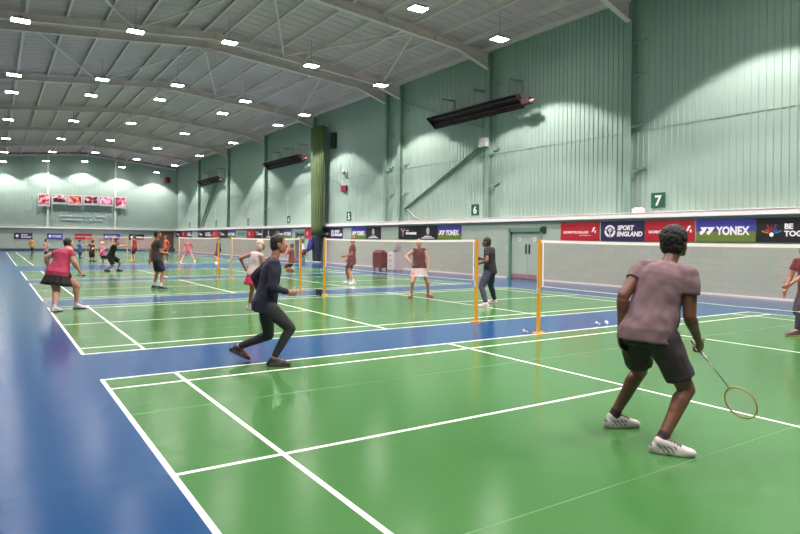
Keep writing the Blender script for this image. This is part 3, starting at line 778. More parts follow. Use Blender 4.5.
# wall bracing on the right wall
def wallbar(y0, z0, y1, z1, lab, w=.09):
    mb = MB(); mb.bar((XC-.06, y0, z0), (XC-.06, y1, z1), w, .05, (1, 0, 0)); mb.bar((XC-.09, y0, z0), (XC-.09, y1, z1), .012, w, (1, 0, 0))
    n = int(math.hypot(y1-y0, z1-z0)/.3)
    tag(mb.build('wall_brace', M_STEELG, origin=(XC-.06, (y0+y1)/2, min(z0, z1))), lab, 'wall brace')
wallbar(19.15, 3.15, 12.8, 5.95, 'green diagonal steel brace rising to the white box by sign 6', .14)
wallbar(19.15, 8.8, 12.8, 6.45, 'upper green diagonal brace crossing behind the nearest heater')
wallbar(56.4, 2.7, 51.6, 6.9, 'left one of two thin diagonal braces under the farthest heater', .12)
wallbar(55.4, 2.7, 50.9, 6.9, 'right one of two thin diagonal braces under the farthest heater', .12)
# end wall posts
for x, nm in ((-2.85, 'left'), (3.82, 'right')):
    mb = MB(); zt = zroof(x)-.05
    mb.box(x-.10, x+.10, YE-.02, YE-.004, 2.52, zt); mb.box(x-.008, x+.008, YE-.01, YE+.1, 2.52, zt)
    tag(mb.build('wall_post', mat('pale_post', (205, 214, 205), .45), origin=(x, YE, 2.52)), '%s of the two pale steel posts on the end wall' % nm, 'post')
# gable rafter at the end wall
mb = MB()
for sg in (1, -1): mb.bar((RX, YE-.05, zroof(RX)-.28), (RX+sg*9.95, YE-.05, zroof(RX+9.95)-.28), .16, .22)
tag(mb.build('gable_beam', M_STEELW, origin=(RX, YE-.05, 10)), 'grey sloping beam along the top of the end wall', 'roof beam')

# ------------------------------------------------------------------ lights
LX = [-6.95, -3.17, .50, 4.25, 7.95]; LZ = [9.0, 9.35, 9.6, 9.25, 8.92]
LY = [-6.6, 1.3, 9.35, 17.4, 25.8, 29.8, 38.6, 47.6, 56.5, 64.6]
proto = None
spot = bpy.data.lights.new('hanging_light_lamp', 'SPOT'); spot.energy = SPOT_W; spot.spot_size = math.radians(112); spot.spot_blend = .12; spot.color = (1, .89, .885); spot.shadow_soft_size = .22
spot_end = spot.copy(); spot_end.energy = SPOT_W*.72
for j, ly in enumerate(LY):
    for i, (lx, lz) in enumerate(zip(LX, LZ)):
        if j < 2: lab = 'hanging light above the nearest court, %s from the right wall, %s' % (ORD[5-i], 'behind the camera' if j == 0 else 'out of frame')
        elif j == 2 and i < 3: lab = 'hanging light in the first row, out of frame, %s from the right wall' % ORD[5-i]
        else:
            lab = 'bright hanging light, %s from the right wall in the %s row from the front' % (ORD[5-i], ORD[j-1])
            if j == 9: lab = 'bright hanging light close to the end wall, %s from the right wall' % ORD[5-i]
        root = thing('hanging_light', lab, 'ceiling light', (lx, ly, lz), 'bright hanging hall lights')
        if proto is None:
            mb = MB(); w, d = .30, .21
            mb.box(lx-w, lx+w, ly-d, ly+d, lz+.02, lz+.09)
            for q in (-.18, -.06, .06, .18): mb.box(lx+q-.02, lx+q+.02, ly-d+.03, ly+d-.03, lz+.09, lz+.14)
            bevel(mb.build('housing', M_LAMPBODY, root), .01)
            mb = MB(); mb.box(lx-w+.02, lx+w-.02, ly-d+.02, ly+d-.02, lz+.0, lz+.022); mb.build('diffuser', M_LAMP, root)
            proto = list(root.children)
        else:
            for ch in proto:
                c = ch.copy(); COL.objects.link(c); c.parent = root
        mb = MB(); zt = zroof(lx)-.02
        mb.tube((lx, ly, lz+.13), (lx, ly, zt), .007, n=6); mb.box(lx-.05, lx+.05, ly-.05, ly+.05, lz+.125, lz+.16)
        mb.build('hanger_rod', M_GALV, root)
        L = bpy.data.objects.new('lamp', spot_end if j == 9 else spot); COL.objects.link(L); L.parent = root; L.location = (0, 0, -.03)

# ------------------------------------------------------------------ right wall fittings
def heater(y0, y1, x, z, lab):
    root = thing('radiant_heater', lab, 'heater', (x, (y0+y1)/2, z))
    # hood: open trough tilted towards the court
    t = math.radians(-40); ux, uz = math.cos(t), math.sin(t)       # across the hood, inner edge low
    mb = MB()
    def P3_(a, b, yy): return V((x + a*ux*1 - b*uz, yy, z + a*uz + b*ux))
    prof = [(-.36, -.16), (-.36, -.13), (-.20, .06), (.20, .06), (.36, -.13), (.36, -.16), (.34, -.16), (.34, -.135), (.19, .04), (-.19, .04), (-.34, -.135), (-.34, -.16)]
    n = len(prof); vs = [P3_(a, b, yy) for yy in (y0, y1) for a, b in prof]
    fs = [(k, (k+1) % n, n+(k+1) % n, n+k) for k in range(n)]
    mb.add(vs, fs)
    for yy in (y0, y1): 
        q = [P3_(a, b, yy) for a, b in prof[:6]]; mb.add(q, [tuple(range(6))])
    mb.build('hood', M_DKBROWN, root)
    for a in (-.16, .16):
        mb = MB(); mb.tube(P3_(a, -.07, y0+.1), P3_(a, -.07, y1-.1), .05, n=12); mb.build('tube', M_TUBE, root, smooth=True)
    k = int((y1-y0)/1.5)
    for q in range(1, k+1):
        mb = MB(); yy = y0 + (y1-y0)*q/(k+1); mb.bar(P3_(-.36, -.165, yy), P3_(.36, -.165, yy), .03, .02, (0, 1, 0))
        mb.build('guard_bar', M_TUBE, root)
    mb = MB(); c = P3_(.16, -.06, y0); mb.box(c.x-.13, c.x+.13, y0-.42, y0-.02, c.z-.12, c.z+.14)
    bevel(mb.build('burner_box', M_DKBROWN, root), .02)
    mb = MB(); mb.lathe([(.06, 0), (.075, .06), (.075, .18), (.05, .22)], (c.x-.02, y0-.62, c.z-.02), 14, axis='y'); mb.build('burner_fan', mat('copper_pink', (196, 140, 128), .4), root, smooth=True)
    for q in range(3):
        yy = y0 + (y1-y0)*(.12+.38*q); mb = MB()
        mb.bar((XC-.03, yy, z+.95), (x, yy, z+.95), .09, .07); mb.bar((x, yy, z+.95), (x, yy, z+.1), .03, .03, (1, 0, 0)); mb.bar((XC-.05, yy, z+1.0), (XC-.05, yy, z-.2), .10, .04, (1, 0, 0))
        mb.build('bracket', M_STEELG, root)
heater(10.15, 15.9, 9.92, 7.18, 'dark brown radiant tube heater nearest the camera, high on the right wall')
heater(30.3, 36.5, 9.92, 7.12, 'middle one of three dark radiant heaters, left of the olive curtain')
heater(48.0, 54.2, 9.92, 7.10, 'farthest of the three dark radiant heaters on the right wall')

def sign(num, yc, zc, w, h, lab):
    root = thing('number_sign', lab, 'court sign', (XC-.04, yc, zc-h/2))
    mb = MB(); mb.box(XC-.05, XC-.03, yc-w/2, yc+w/2, zc-h/2, zc+h/2); bevel(mb.build('plate', M_SIGNG, root), .004)
    text(num, h*.92, wall_frame(yc, zc-h*.33, XC-.051), M_LETTER, root, 'numeral', bold=.012, align='CENTER', depth=.003)
sign('7', 4.75, 2.92, .50, .50, 'green sign with white number 7 on the right wall')
sign('6', 13.63, 2.93, .50, .50, 'green sign with white number 6 beside the mint column')
for n_, yc, lb in (('5', 25.08, 'green sign with white number 5 just right of the olive curtain'), ('4', 34.0, 'small dark number 4 sign below the middle heater'), ('3', 42.4, 'small dark number 3 sign between the middle and farthest heaters'),
                   ('2', 51.2, 'small dark number 2 sign below the farthest heater'), ('1', 60.6, 'small dark number 1 sign nearest the end wall')):
    sign(n_, yc, 2.95, .52, .54, lb)

def panel(mb, y0, y1, z0, z1): mb.box(XR-.032, XR, y0, y1, z0, z1)
BZ0, BZ1 = 1.58, 2.25
def banner(y0, y1, lab, M, z0=BZ0, z1=BZ1):
    root = thing('sponsor_banner', lab, 'banner', (XR-.02, (y0+y1)/2, z0), 'sponsor banners on the walls')
    mb = MB(); panel(mb, y0, y1, z0, z1)
    mb.build('panel', M, root); return root
XF = XR-.033
def swoosh(root, y, z, s):
    mb = MB(); fr = wall_frame(y, z, XF)
    mb.prism([(0, 0), (.5*s, .25*s), (.55*s, .6*s), (.9*s, .9*s), (.85*s, 1.2*s), (.45*s, 1.1*s), (.25*s, .6*s)], fr, .003)
    mb.prism([(.75*s, -.1*s), (1.1*s, -.1*s), (1.05*s, .5*s), (.8*s, .45*s)], fr, .003)
    mb.build('emblem', M_LETTER, root)
def red_banner(y1, y0, lab):
    r_ = banner(y0, y1, lab, M_RED)
    text('BADMINTON ENGLAND', .125, wall_frame(y1-.14, 1.84, XF), M_LETTER, r_, bold=.002, sx=.82)
    text('badmintonengland.co.uk', .05, wall_frame(y1-.86, 1.76, XF), M_LETTER, r_, 'small_lettering')
    swoosh(r_, y1-1.40, 1.88, .16)
def ring_logo(root, y, z, R):
    fr = wall_frame(y, z, XF); mb = MB()
    def arc(a0, a1, r0, r1):
        n = 10; A = [math.radians(a0+(a1-a0)*i/n) for i in range(n+1)]
        mb.prism([(r1*math.cos(a), r1*math.sin(a)) for a in A] + [(r0*math.cos(a), r0*math.sin(a)) for a in reversed(A)], fr, .003)
    arc(20, 160, .68*R, R); arc(172, 255, .62*R, R); arc(285, 368, .62*R, R)
    mb.prism([(-.07*R, -1.0*R), (.07*R, -1.0*R), (.07*R, -.2*R), (.42*R, .25*R), (.30*R, .36*R), (0, -.02*R), (-.30*R, .36*R), (-.42*R, .25*R), (-.07*R, -.2*R)], fr, .003)
    n = 12; mb.prism([(.17*R*math.cos(2*math.pi*i/n), .36*R+.17*R*math.sin(2*math.pi*i/n)) for i in range(n)], fr, .003)
    mb.build('emblem', M_LETTER, root)
def navy_banner(y1, y0, lab, sc_=1.):
    r_ = banner(y0, y1, lab, M_BNAVY)
    w = y1-y0
    ring_logo(r_, y1-.22*w, 1.915, .215)
    text('SPORT', .215, wall_frame(y1-.40*w, 1.955, XF), M_LETTER, r_, bold=.010, shear=.15, sx=.95*w/1.67)
    text('ENGLAND', .215, wall_frame(y1-.385*w, 1.745, XF), M_LETTER, r_, bold=.010, shear=.15, sx=.95*w/1.67)
def yonex_banner(y1, y0, lab):
    w = y1-y0; root = thing('sponsor_banner', lab, 'banner', (XR-.02, (y0+y1)/2, BZ0), 'sponsor banners on the walls')
    mb = MB(); panel(mb, y0, y1, (BZ0+BZ1)/2-.03, BZ1); mb.build('upper_half', M_BBLUE, root)
    mb = MB(); panel(mb, y0, y1, BZ0, (BZ0+BZ1)/2-.03); mb.build('lower_half', M_BGREEN, root)
    k = w/1.69; mb = MB()
    for dy in (0, .21*k):
        fr = wall_frame(y1-.10*k-dy, 1.79, XF)
        mb.prism([(.035*k, .225), (.255*k, .225), (.135*k, .045), (.09*k, .105)], fr, .003)
        n = 14; mb.prism([(.065*k+.055*k*math.cos(2*math.pi*i/n), .055+.06*math.sin(2*math.pi*i/n)) for i in range(n)], fr, .003)
    mb.build('emblem', M_LETTER, root)
    text('YONEX', .33, wall_frame(y1-.62*k, 1.79, XF), M_LETTER, root, bold=.012, sx=.80*k)
    return root
def be_banner(y1, y0, lab):
    r_ = banner(y0, y1, lab, M_BBLACK)
    fr = wall_frame(y1-.40, 1.80, XF); cols = [(232, 150, 60), (222, 96, 60), (200, 60, 70), (190, 40, 60), (120, 80, 150), (60, 120, 190), (60, 160, 190)]
    for i, c in enumerate(cols):
        a = math.radians(160-140*i/6); mb = MB(); ca, sa = math.cos(a), math.sin(a); L = .30
        L = (.26, .20, .29, .23, .29, .20, .26)[i]
        def dash(r0, r1, w): mb.prism([(r0*ca-w*sa, r0*sa+w*ca), (r1*ca-w*1.5*sa, r1*sa+w*1.5*ca), (r1*ca+w*1.5*sa, r1*sa-w*1.5*ca), (r0*ca+w*sa, r0*sa-w*ca)][::-1], fr, .003)
        dash(.08, L*.72, .013); dash(L*.78, L*.88, .02); dash(L*.93, L, .016)
        dash(.10, L*.5, .006); mb.build('feather_mark', mat('mark_%d_%d_%d' % c, c, .5), r_)
    mb = MB(); n = 14; mb.prism([(.055*math.cos(2*math.pi*i/n), -.01+.06*math.sin(2*math.pi*i/n)) for i in range(n)], fr, .003); mb.build('emblem', M_LETTER, r_)
    text('BE', .20, wall_frame(y1-.72, 1.945, XF), M_LETTER, r_, bold=.008); text('TOGETHER', .20, wall_frame(y1-.72, 1.75, XF), M_LETTER, r_, bold=.008)
be_banner(1.63, -1.05, 'black banner with a colourful shuttlecock emblem and BE TOGETHER lettering')
yonex_banner(3.34, 1.65, 'large blue and green YONEX banner nearest the camera')
red_banner(5.06, 3.40, 'red banner partly behind the head of the man in the grey-pink shirt')
navy_banner(6.76, 5.09, 'navy SPORT ENGLAND banner nearest the camera')
red_banner(8.55, 6.84, 'red banner right of the double door')
yonex_banner(16.04, 14.32, 'blue and green YONEX banner below the number 6 sign')
def crest_banner(y1, y0, lab):
    r_ = banner(y0, y1, lab, M_BBLACK); w = y1-y0; fr = wall_frame((y0+y1)/2, 1.82, XF); mb = MB(); n = 16
    mb.prism([(.13*math.cos(2*math.pi*i/n)*(1-.25*(math.sin(2*math.pi*i/n) < -.5)), .16+.2*math.sin(2*math.pi*i/n)) for i in range(n)], fr, .003)
    mb.build('emblem', mat('crest_grey', (200, 194, 200), .5), r_)
    mb = MB()
    for z, ww in ((1.70, .30), (1.62, .52)):
        q = -ww
        while q < ww:
            l = random.uniform(.03, .09); mb.box(XF-.003, XF, (y0+y1)/2+q, (y0+y1)/2+min(ww, q+l), z, z+.05); q += l+.02
    mb.build('small_lettering', M_LETTER, r_)
def trophy_banner(y1, y0, lab):
    r_ = banner(y0, y1, lab, M_BBLACK); fr = wall_frame(y1-.42, 1.72, XF); mb = MB()
    mb.prism([(-.04, 0), (.04, 0), (.03, .2), (.2, .42), (.12, .44), (0, .28), (-.12, .44), (-.2, .42), (-.03, .2)], fr, .003)
    mb.build('emblem', mat('crest_pink', (214, 176, 178), .5), r_)
    mb = MB()
    for z, q0, q1, hh in ((2.0, .70, .95, .07), (1.82, .70, 1.62, .14)):
        q = q0
        while q < q1:
            l = random.uniform(.07, .13); mb.box(XF-.003, XF, y1-min(q1, q+l), y1-q, z, z+hh*random.uniform(.75, 1)); q += l+.02
    mb.build('lettering', M_LETTER, r_)
crest_banner(17.58, 16.05, 'black banner with a pale crest, left of the YONEX banner below sign 6')
trophy_banner(19.38, 17.60, 'black banner with a pale Y-shaped emblem, below the diagonal brace')
crest_banner(22.66, 21.13, 'black banner with a pale crest right of the YONEX banner below sign 5')
yonex_banner(24.35, 22.68, 'blue and green YONEX banner below the number 5 sign')
navy_banner(27.1, 25.45, 'navy SPORT ENGLAND banner just right of the olive curtain')
trophy_banner(28.95, 27.12, 'black banner with Y-shaped emblem just right of the olive curtain')
red_banner(30.75, 29.85, 'narrow red banner just left of the olive curtain') if False else None
r_ = banner(29.75, 30.75, 'narrow red banner between the far door and the olive curtain', M_RED); swoosh(r_, 30.5, 1.82, .2)
yonex_banner(34.38, 32.95, 'blue YONEX banner left of the far door')
trophy_banner(36.06, 34.4, 'black banner with Y-shaped emblem left of the far door')
crest_banner(38.5, 36.08, 'black banner with a pale crest under the middle heater')
trophy_banner(40.3, 38.72, 'black banner with Y-shaped emblem, right of a red banner under sign 3')
r_ = banner(40.32, 42.1, 'red banner under the number 3 sign', M_RED); swoosh(r_, 41.6, 1.8, .24)
yonex_banner(47.0, 44.9, 'YONEX banner at the column left of sign 3')
trophy_banner(49.6, 47.03, 'black banner with Y-shaped emblem between a red and a YONEX banner, far right wall')
r_ = banner(49.65, 51.8, 'red banner under the number 2 sign', M_RED); swoosh(r_, 51.2, 1.8, .28)
navy_banner(54.2, 51.85, 'navy SPORT ENGLAND banner far down the right wall under the last heater')
trophy_banner(56.6, 54.25, 'black banner far down the right wall beside the last frame')
navy_banner(61.0, 59.0, 'navy SPORT ENGLAND banner under the number 1 sign')
r_ = banner(61.05, 63.2, 'red banner under sign 1 near the end wall', M_RED); swoosh(r_, 62.5, 1.8, .28)
trophy_banner(65.7, 63.25, 'black banner in the far right corner by the end wall')
# double door
for k, (d0, d1, dz) in enumerate(DOORS):
    M_D = mat('mint_door', (144, 160, 147), .4) if k == 0 else mat('teal_door', (78, 112, 112), .4)
    M_F = mat('door_frame_green', (88, 124, 104), .4)
    fr = MB(); fr.box(XR-.02, XC+.08, d0, d0+.09, 0, dz); fr.box(XR-.02, XC+.08, d1-.09, d1, 0, dz); fr.box(XR-.02, XC+.08, d0, d1, dz-.14, dz)
    root = struct('door_%d' % (k+1), fr, M_F, origin=(XR, (d0+d1)/2, 0))
    mid = (d0+d1)/2 - (.1 if k == 0 else 0)
    for a, b, hs in ((d0+.095, mid-.004, 1), (mid+.004, d1-.095, -1)):
        mb = MB(); mb.box(XR+.075, XR+.12, a, b, .01, dz-.145); leaf = mb.build('door_leaf', M_D, root)
        mb = MB(); mb.box(XR+.068, XR+.075, a+.02, b-.02, .03, .20); mb.build('kick_plate', mat('pink_plate', (168, 128, 132), .4), leaf)
        hy = b-.09 if hs > 0 else a+.09
        mb = MB(); mb.box(XR+.065, XR+.075, hy-.035, hy+.035, 1.02, 1.42); mb.tube((XR+.03, hy, 1.06), (XR+.03, hy, 1.38), .013, n=8)
        for zq in (1.08, 1.36): mb.tube((XR+.03, hy, zq), (XR+.07, hy, zq), .01, n=8)
        mb.build('pull_handle', mat('dark_handle', (60, 62, 60), .4), leaf)
        cy = (a+b)/2; mb = MB(); mb.lathe([(.10, 0), (.10, .006)], (XR+.066, cy, 1.62), 20, axis='x'); mb.build('round_notice', M_WHITE, leaf)
        mb = MB(); mb.box(XR+.062, XR+.066, cy-.012, cy+.012, 1.57, 1.67); mb.build('notice_mark', mat('notice_blue', (110, 140, 170), .5), leaf)
# small fittings
def fit(name, lab, cat, boxes, M, bv=.012):
    mb = MB()
    for b in boxes: mb.box(*b)
    x0 = boxes[0]; o = mb.build(name, M, origin=((x0[0]+x0[1])/2, (x0[2]+x0[3])/2, x0[4])); bevel(o, bv); return tag(o, lab, cat)
fit('wall_lamp', 'small pale rounded box standing on the ledge left of sign 7', 'box', [(XR-.12, XR+.06, 5.1, 5.5, 2.525, 2.66), (XR-.10, XR+.04, 5.16, 5.44, 2.66, 2.70)], M_LEDGE, .03)
fit('junction_box', 'white box on the column at the top of the diagonal brace', 'box', [(XR-.24, XR-.065, 12.50, 12.98, 5.62, 6.0)], M_WHITE)
fit('alarm_sounder', 'red alarm box on the panel above sign 5', 'alarm', [(XC-.16, XC-.03, 25.3, 25.95, 4.5, 4.88)], mat('alarm_red', (150, 34, 52), .45), .05)
sp = thing('wall_speaker', 'small white fitting on the wall above the red alarm box', 'speaker', (XC-.1, 25.5, 5.35))
mb = MB(); mb.box(XC-.12, XC-.026, 25.3, 25.62, 5.35, 5.75); bevel(mb.build('cabinet', M_WHITE, sp), .04)
mb = MB(); mb.lathe([(.05, 0), (.16, -.12), (.17, -.13)], (XC-.11, 25.5, 5.70), 16, axis='x'); mb.build('horn', M_WHITE, sp, smooth=True)
fit('speaker_box', 'dark box on the wall at the top of the olive curtain', 'box', [(XC-.30, XC-.03, 26.7, 27.1, 7.3, 8.3)], mat('dark_green_box', (34, 52, 44), .5), .03)
fit('exit_sign', 'dark green unlit sign above the right end of the double door', 'sign', [(XR-.05, XR, 9.28, 9.48, 1.86, 2.12)], mat('dark_green_sign', (24, 62, 52), .5), .004)
fit('notice_board', 'small teal notice panel on the wall left of sign 3', 'notice', [(XR-.03, XR, 42.4, 44.4, 1.78, 2.08)], mat('teal_notice', (112, 168, 160), .5), .004)
# cables and conduits down the cladding
for yy, zt, lab in ((34.2, 4.4, 'thin mint conduit rising below the middle heater'), (42.5, 4.2, 'thin mint conduit rising between the middle and farthest heaters'), (51.4, 4.2, 'thin mint conduit rising below the farthest heater')):
    mb = MB(); mb.tube((XC-.05, yy, 3.25), (XC-.05, yy, zt), .02, n=8); mb.box(XC-.10, XC-.03, yy-.08, yy+.08, zt, zt+.16)
    tag(mb.build('conduit', M_STEELW, origin=(XC-.05, yy, 3.25)), lab, 'pipe')
mb = MB(); mb.path([(XC-.05, 19.0, 3.2), (XC-.1, 18.6, 3.0), (XC-.06, 18.2, 2.72), (XC-.05, 17.6, 2.56)], .03, 8)
tag(mb.build('cable', M_WHITE, origin=(XC-.05, 18.4, 2.55), smooth=True), 'white cable curving from the foot of the diagonal brace down to the ledge', 'cable')
# dividing curtain bunched against the wall
def pleats(c, wx, wy, z0, z1, n, k, M, name, root, ph=0., taper=1.):
    mb = MB(); rings = []; S = 12
    for i in range(S+1):
        q = i/S; z = z1+(z0-z1)*q; sw = 1 + (taper-1)*q
        rings.append([(c[0] + math.cos(a)*(wx*sw)*(1+.20*math.sin(k*a+ph+q*1.5)), c[1] + math.sin(a)*(wy*sw)*(1+.10*math.sin(k*a+ph+q*1.5)), z) for a in [2*math.pi*j/n for j in range(n)]])
    vs = [p for r in rings for p in r]
    mb.add(vs, [(i*n+j, (i+1)*n+j, (i+1)*n+(j+1) % n, i*n+(j+1) % n) for i in range(S) for j in range(n)] + [tuple(range(n)), tuple(range((S+1)*n-1, S*n-1, -1))])
    return mb.build(name, M, root, smooth=True)
cr = thing('dividing_curtain', 'tall olive green dividing curtain gathered against the right wall', 'curtain', (9.95, 28.0, 0))
pleats((9.95, 28.0), .24, .80, 1.75, 8.75, 120, 15, M_OLIVE, 'upper_fabric', cr, taper=.78)
pleats((9.95, 28.0), .18, .55, .12, 1.76, 120, 15, M_NAVY, 'lower_skirt', cr, taper=.8)
mb = MB(); mb.tube((9.95, 28.9, 8.78), (9.95, 27.1, 8.78), .03, n=8); mb.box(9.9, XC-.03, 27.95, 28.05, 8.75, 8.82); mb.build('track', M_GALV, cr)
# ------------------------------------------------------------------ end wall
art = [((-3.78, -2.66, 4.70, 6.06), 'first'), ((-2.47, -1.04, 4.98, 6.04), 'second'), ((-.94, .44, 4.92, 6.02), 'third'), ((.57, 2.04, 4.98, 6.04), 'fourth'), ((2.13, 3.58, 4.95, 6.04), 'fifth'), ((3.73, 4.95, 4.77, 6.06), 'sixth')]
def art_mat(i):
    M = bpy.data.materials.new('poster_print'); M.use_nodes = True; nt = M.node_tree; b = nt.nodes['Principled BSDF']
    tc = nt.nodes.new('ShaderNodeTexCoord'); n = nt.nodes.new('ShaderNodeTexNoise'); n.inputs['Scale'].default_value = 2.6; n.inputs['Detail'].default_value = 3
    mp = nt.nodes.new('ShaderNodeMapping'); mp.inputs['Location'].default_value = (i*7.3, i*2.1, i*3.7)
    nt.links.new(tc.outputs['Object'], mp.inputs[0]); nt.links.new(mp.outputs[0], n.inputs['Vector'])
    cr_ = nt.nodes.new('ShaderNodeValToRGB'); e = cr_.color_ramp
    pal = [[(60, 20, 34), (196, 60, 84), (236, 190, 190)], [(50, 16, 30), (160, 44, 70), (240, 214, 214)], [(64, 20, 28), (200, 70, 70), (238, 180, 150)],
           [(40, 10, 24), (150, 30, 60), (232, 200, 206)], [(160, 40, 90), (220, 110, 160), (240, 196, 214)], [(90, 24, 44), (200, 80, 110), (240, 214, 222)]][i]
    e.elements[0].position = .38; e.elements[0].color = (*lin(pal[0]), 1); e.elements[1].position = .62; e.elements[1].color = (*lin(pal[2]), 1)
    k = e.elements.new(.5); k.color = (*lin(pal[1]), 1)
    nt.links.new(n.outputs['Fac'], cr_.inputs[0]); nt.links.new(cr_.outputs[0], b.inputs['Base Color']); b.inputs['Roughness'].default_value = .5
    return M
for i, ((x0, x1, z0, z1), nm) in enumerate(art):
    yb = YE-.10
    root = thing('wall_poster', 'framed pinkish sports poster high on the end wall, %s from the left of six' % nm, 'poster', ((x0+x1)/2, yb, z0), 'posters on the end wall')
    mb = MB(); mb.box(x0, x1, yb-.03, yb+.03, z0, z1); mb.build('frame', M_WHITE, root)
    mb = MB(); mb.box(x0+.10, x1-.10, yb-.037, yb-.028, z0+.22, z1-.10); mb.build('print', art_mat(i), root)
root = thing('wall_lettering', 'two faint lines of raised white letters on the end wall under the posters', 'lettering', (.4, YE+.08, 3.2))
for z, x0, x1, h in ((3.68, -1.9, 2.75, .24), (3.28, -1.75, 2.55, .24)):
    mb = MB(); x = x0
    while x < x1:
        l = random.uniform(.09, .17)
        if random.random() > .14: mb.box(x, x+l, YE+.05, YE+.095, z, z+h*random.choice((.55, .8, .6)))
        x += l+.06
    mb.build('text_line', mat('faint_letter', (206, 216, 208), .5), root)
def end_banner(x0, x1, lab, M, kind):
    root = thing('sponsor_banner', lab, 'banner', ((x0+x1)/2, YE-.03, 1.22), 'sponsor banners on the walls')
    mb = MB(); mb.box(x0, x1, YE-.045, YE, 1.22, 1.86); mb.build('panel', M, root)
    y = YE-.046
    if kind == 'yonex': text('YONEX', .36, end_frame(x0+.45, 1.42, y), M_LETTER, root, bold=.012, sx=.75)
    elif kind == 'sport': 
        text('SPORT', .20, end_frame(x0+.65, 1.58, y), M_LETTER, root, bold=.008); text('ENGLAND', .20, end_frame(x0+.65, 1.36, y), M_LETTER, root, bold=.008)
    elif kind == 'red': text('BADMINTON ENGLAND', .14, end_frame(x0+.12, 1.48, y), M_LETTER, root, bold=.003, sx=.8)
    mb = MB()
    if kind in ('yonex', 'sport', 'dark'):
        n = 12; cx = x0+.28; mb.prism([(.13*math.cos(2*math.pi*i/n), .15*math.sin(2*math.pi*i/n)) for i in range(n)], end_frame(cx, 1.54, y), .004)
        if kind == 'dark': mb.prism([(0, 0), (.8, 0), (.8, .12), (0, .12)], end_frame(x0+.6, 1.48, y), .004)
        mb.build('emblem', M_LETTER, root)
end_banner(-5.91, -4.25, 'navy banner at the left end of the end wall', M_BNAVY, 'sport')
end_banner(-2.9, -1.4, 'blue YONEX banner on the end wall behind the pink shirt', M_BBLUE, 'yonex')
end_banner(-.22, 1.47, 'red banner in the middle of the end wall', M_RED, 'red')
end_banner(2.63, 4.35, 'blue YONEX banner on the end wall, right of the red one', M_BBLUE, 'yonex')
end_banner(5.3, 6.93, 'black banner on the end wall, rightmost', M_BBLACK, 'dark')
fr = MB(); fr.box(8.62, 10.22, YE-.03, YE+.02, 0, 2.2); root = struct('door_3', fr, mat('brown_frame', (96, 70, 58), .5), origin=(9.4, YE, 0))
for a, b in ((8.70, 9.41), (9.43, 10.14)):
    mb = MB(); mb.box(a, b, YE-.045, YE-.03, .02, 2.12); lf = mb.build('door_leaf', mat('brown_door', (120, 84, 66), .45), root)
    hy = b-.08 if a < 9 else a+.08
    mb = MB(); mb.tube((hy, YE-.08, .95), (hy, YE-.08, 1.25), .015, n=8); mb.box(hy-.02, hy+.02, YE-.08, YE-.045, 1.0, 1.03); mb.box(hy-.02, hy+.02, YE-.08, YE-.045, 1.17, 1.20); mb.build('pull_handle', M_GALV, lf)
rt = thing('air_heater', 'round reddish fan heater high in the right corner of the end wall', 'heater', (9.42, YE-.2, 7.85))
mb = MB(); mb.box(9.0, 9.84, YE-.10, YE+.1, 7.85, 8.6); bevel(mb.build('casing', mat('pinkish_enamel', (222, 150, 158), .5), rt), .05)
mb = MB(); mb.lathe([(.36, -.25), (.34, -.12), (.30, -.12), (.28, -.20), (.08, -.21)], (9.42, YE-.0, 8.22), 20, axis='y'); mb.build('fan_grille', mat('maroon_enamel', (120, 40, 56), .5), rt, smooth=True)

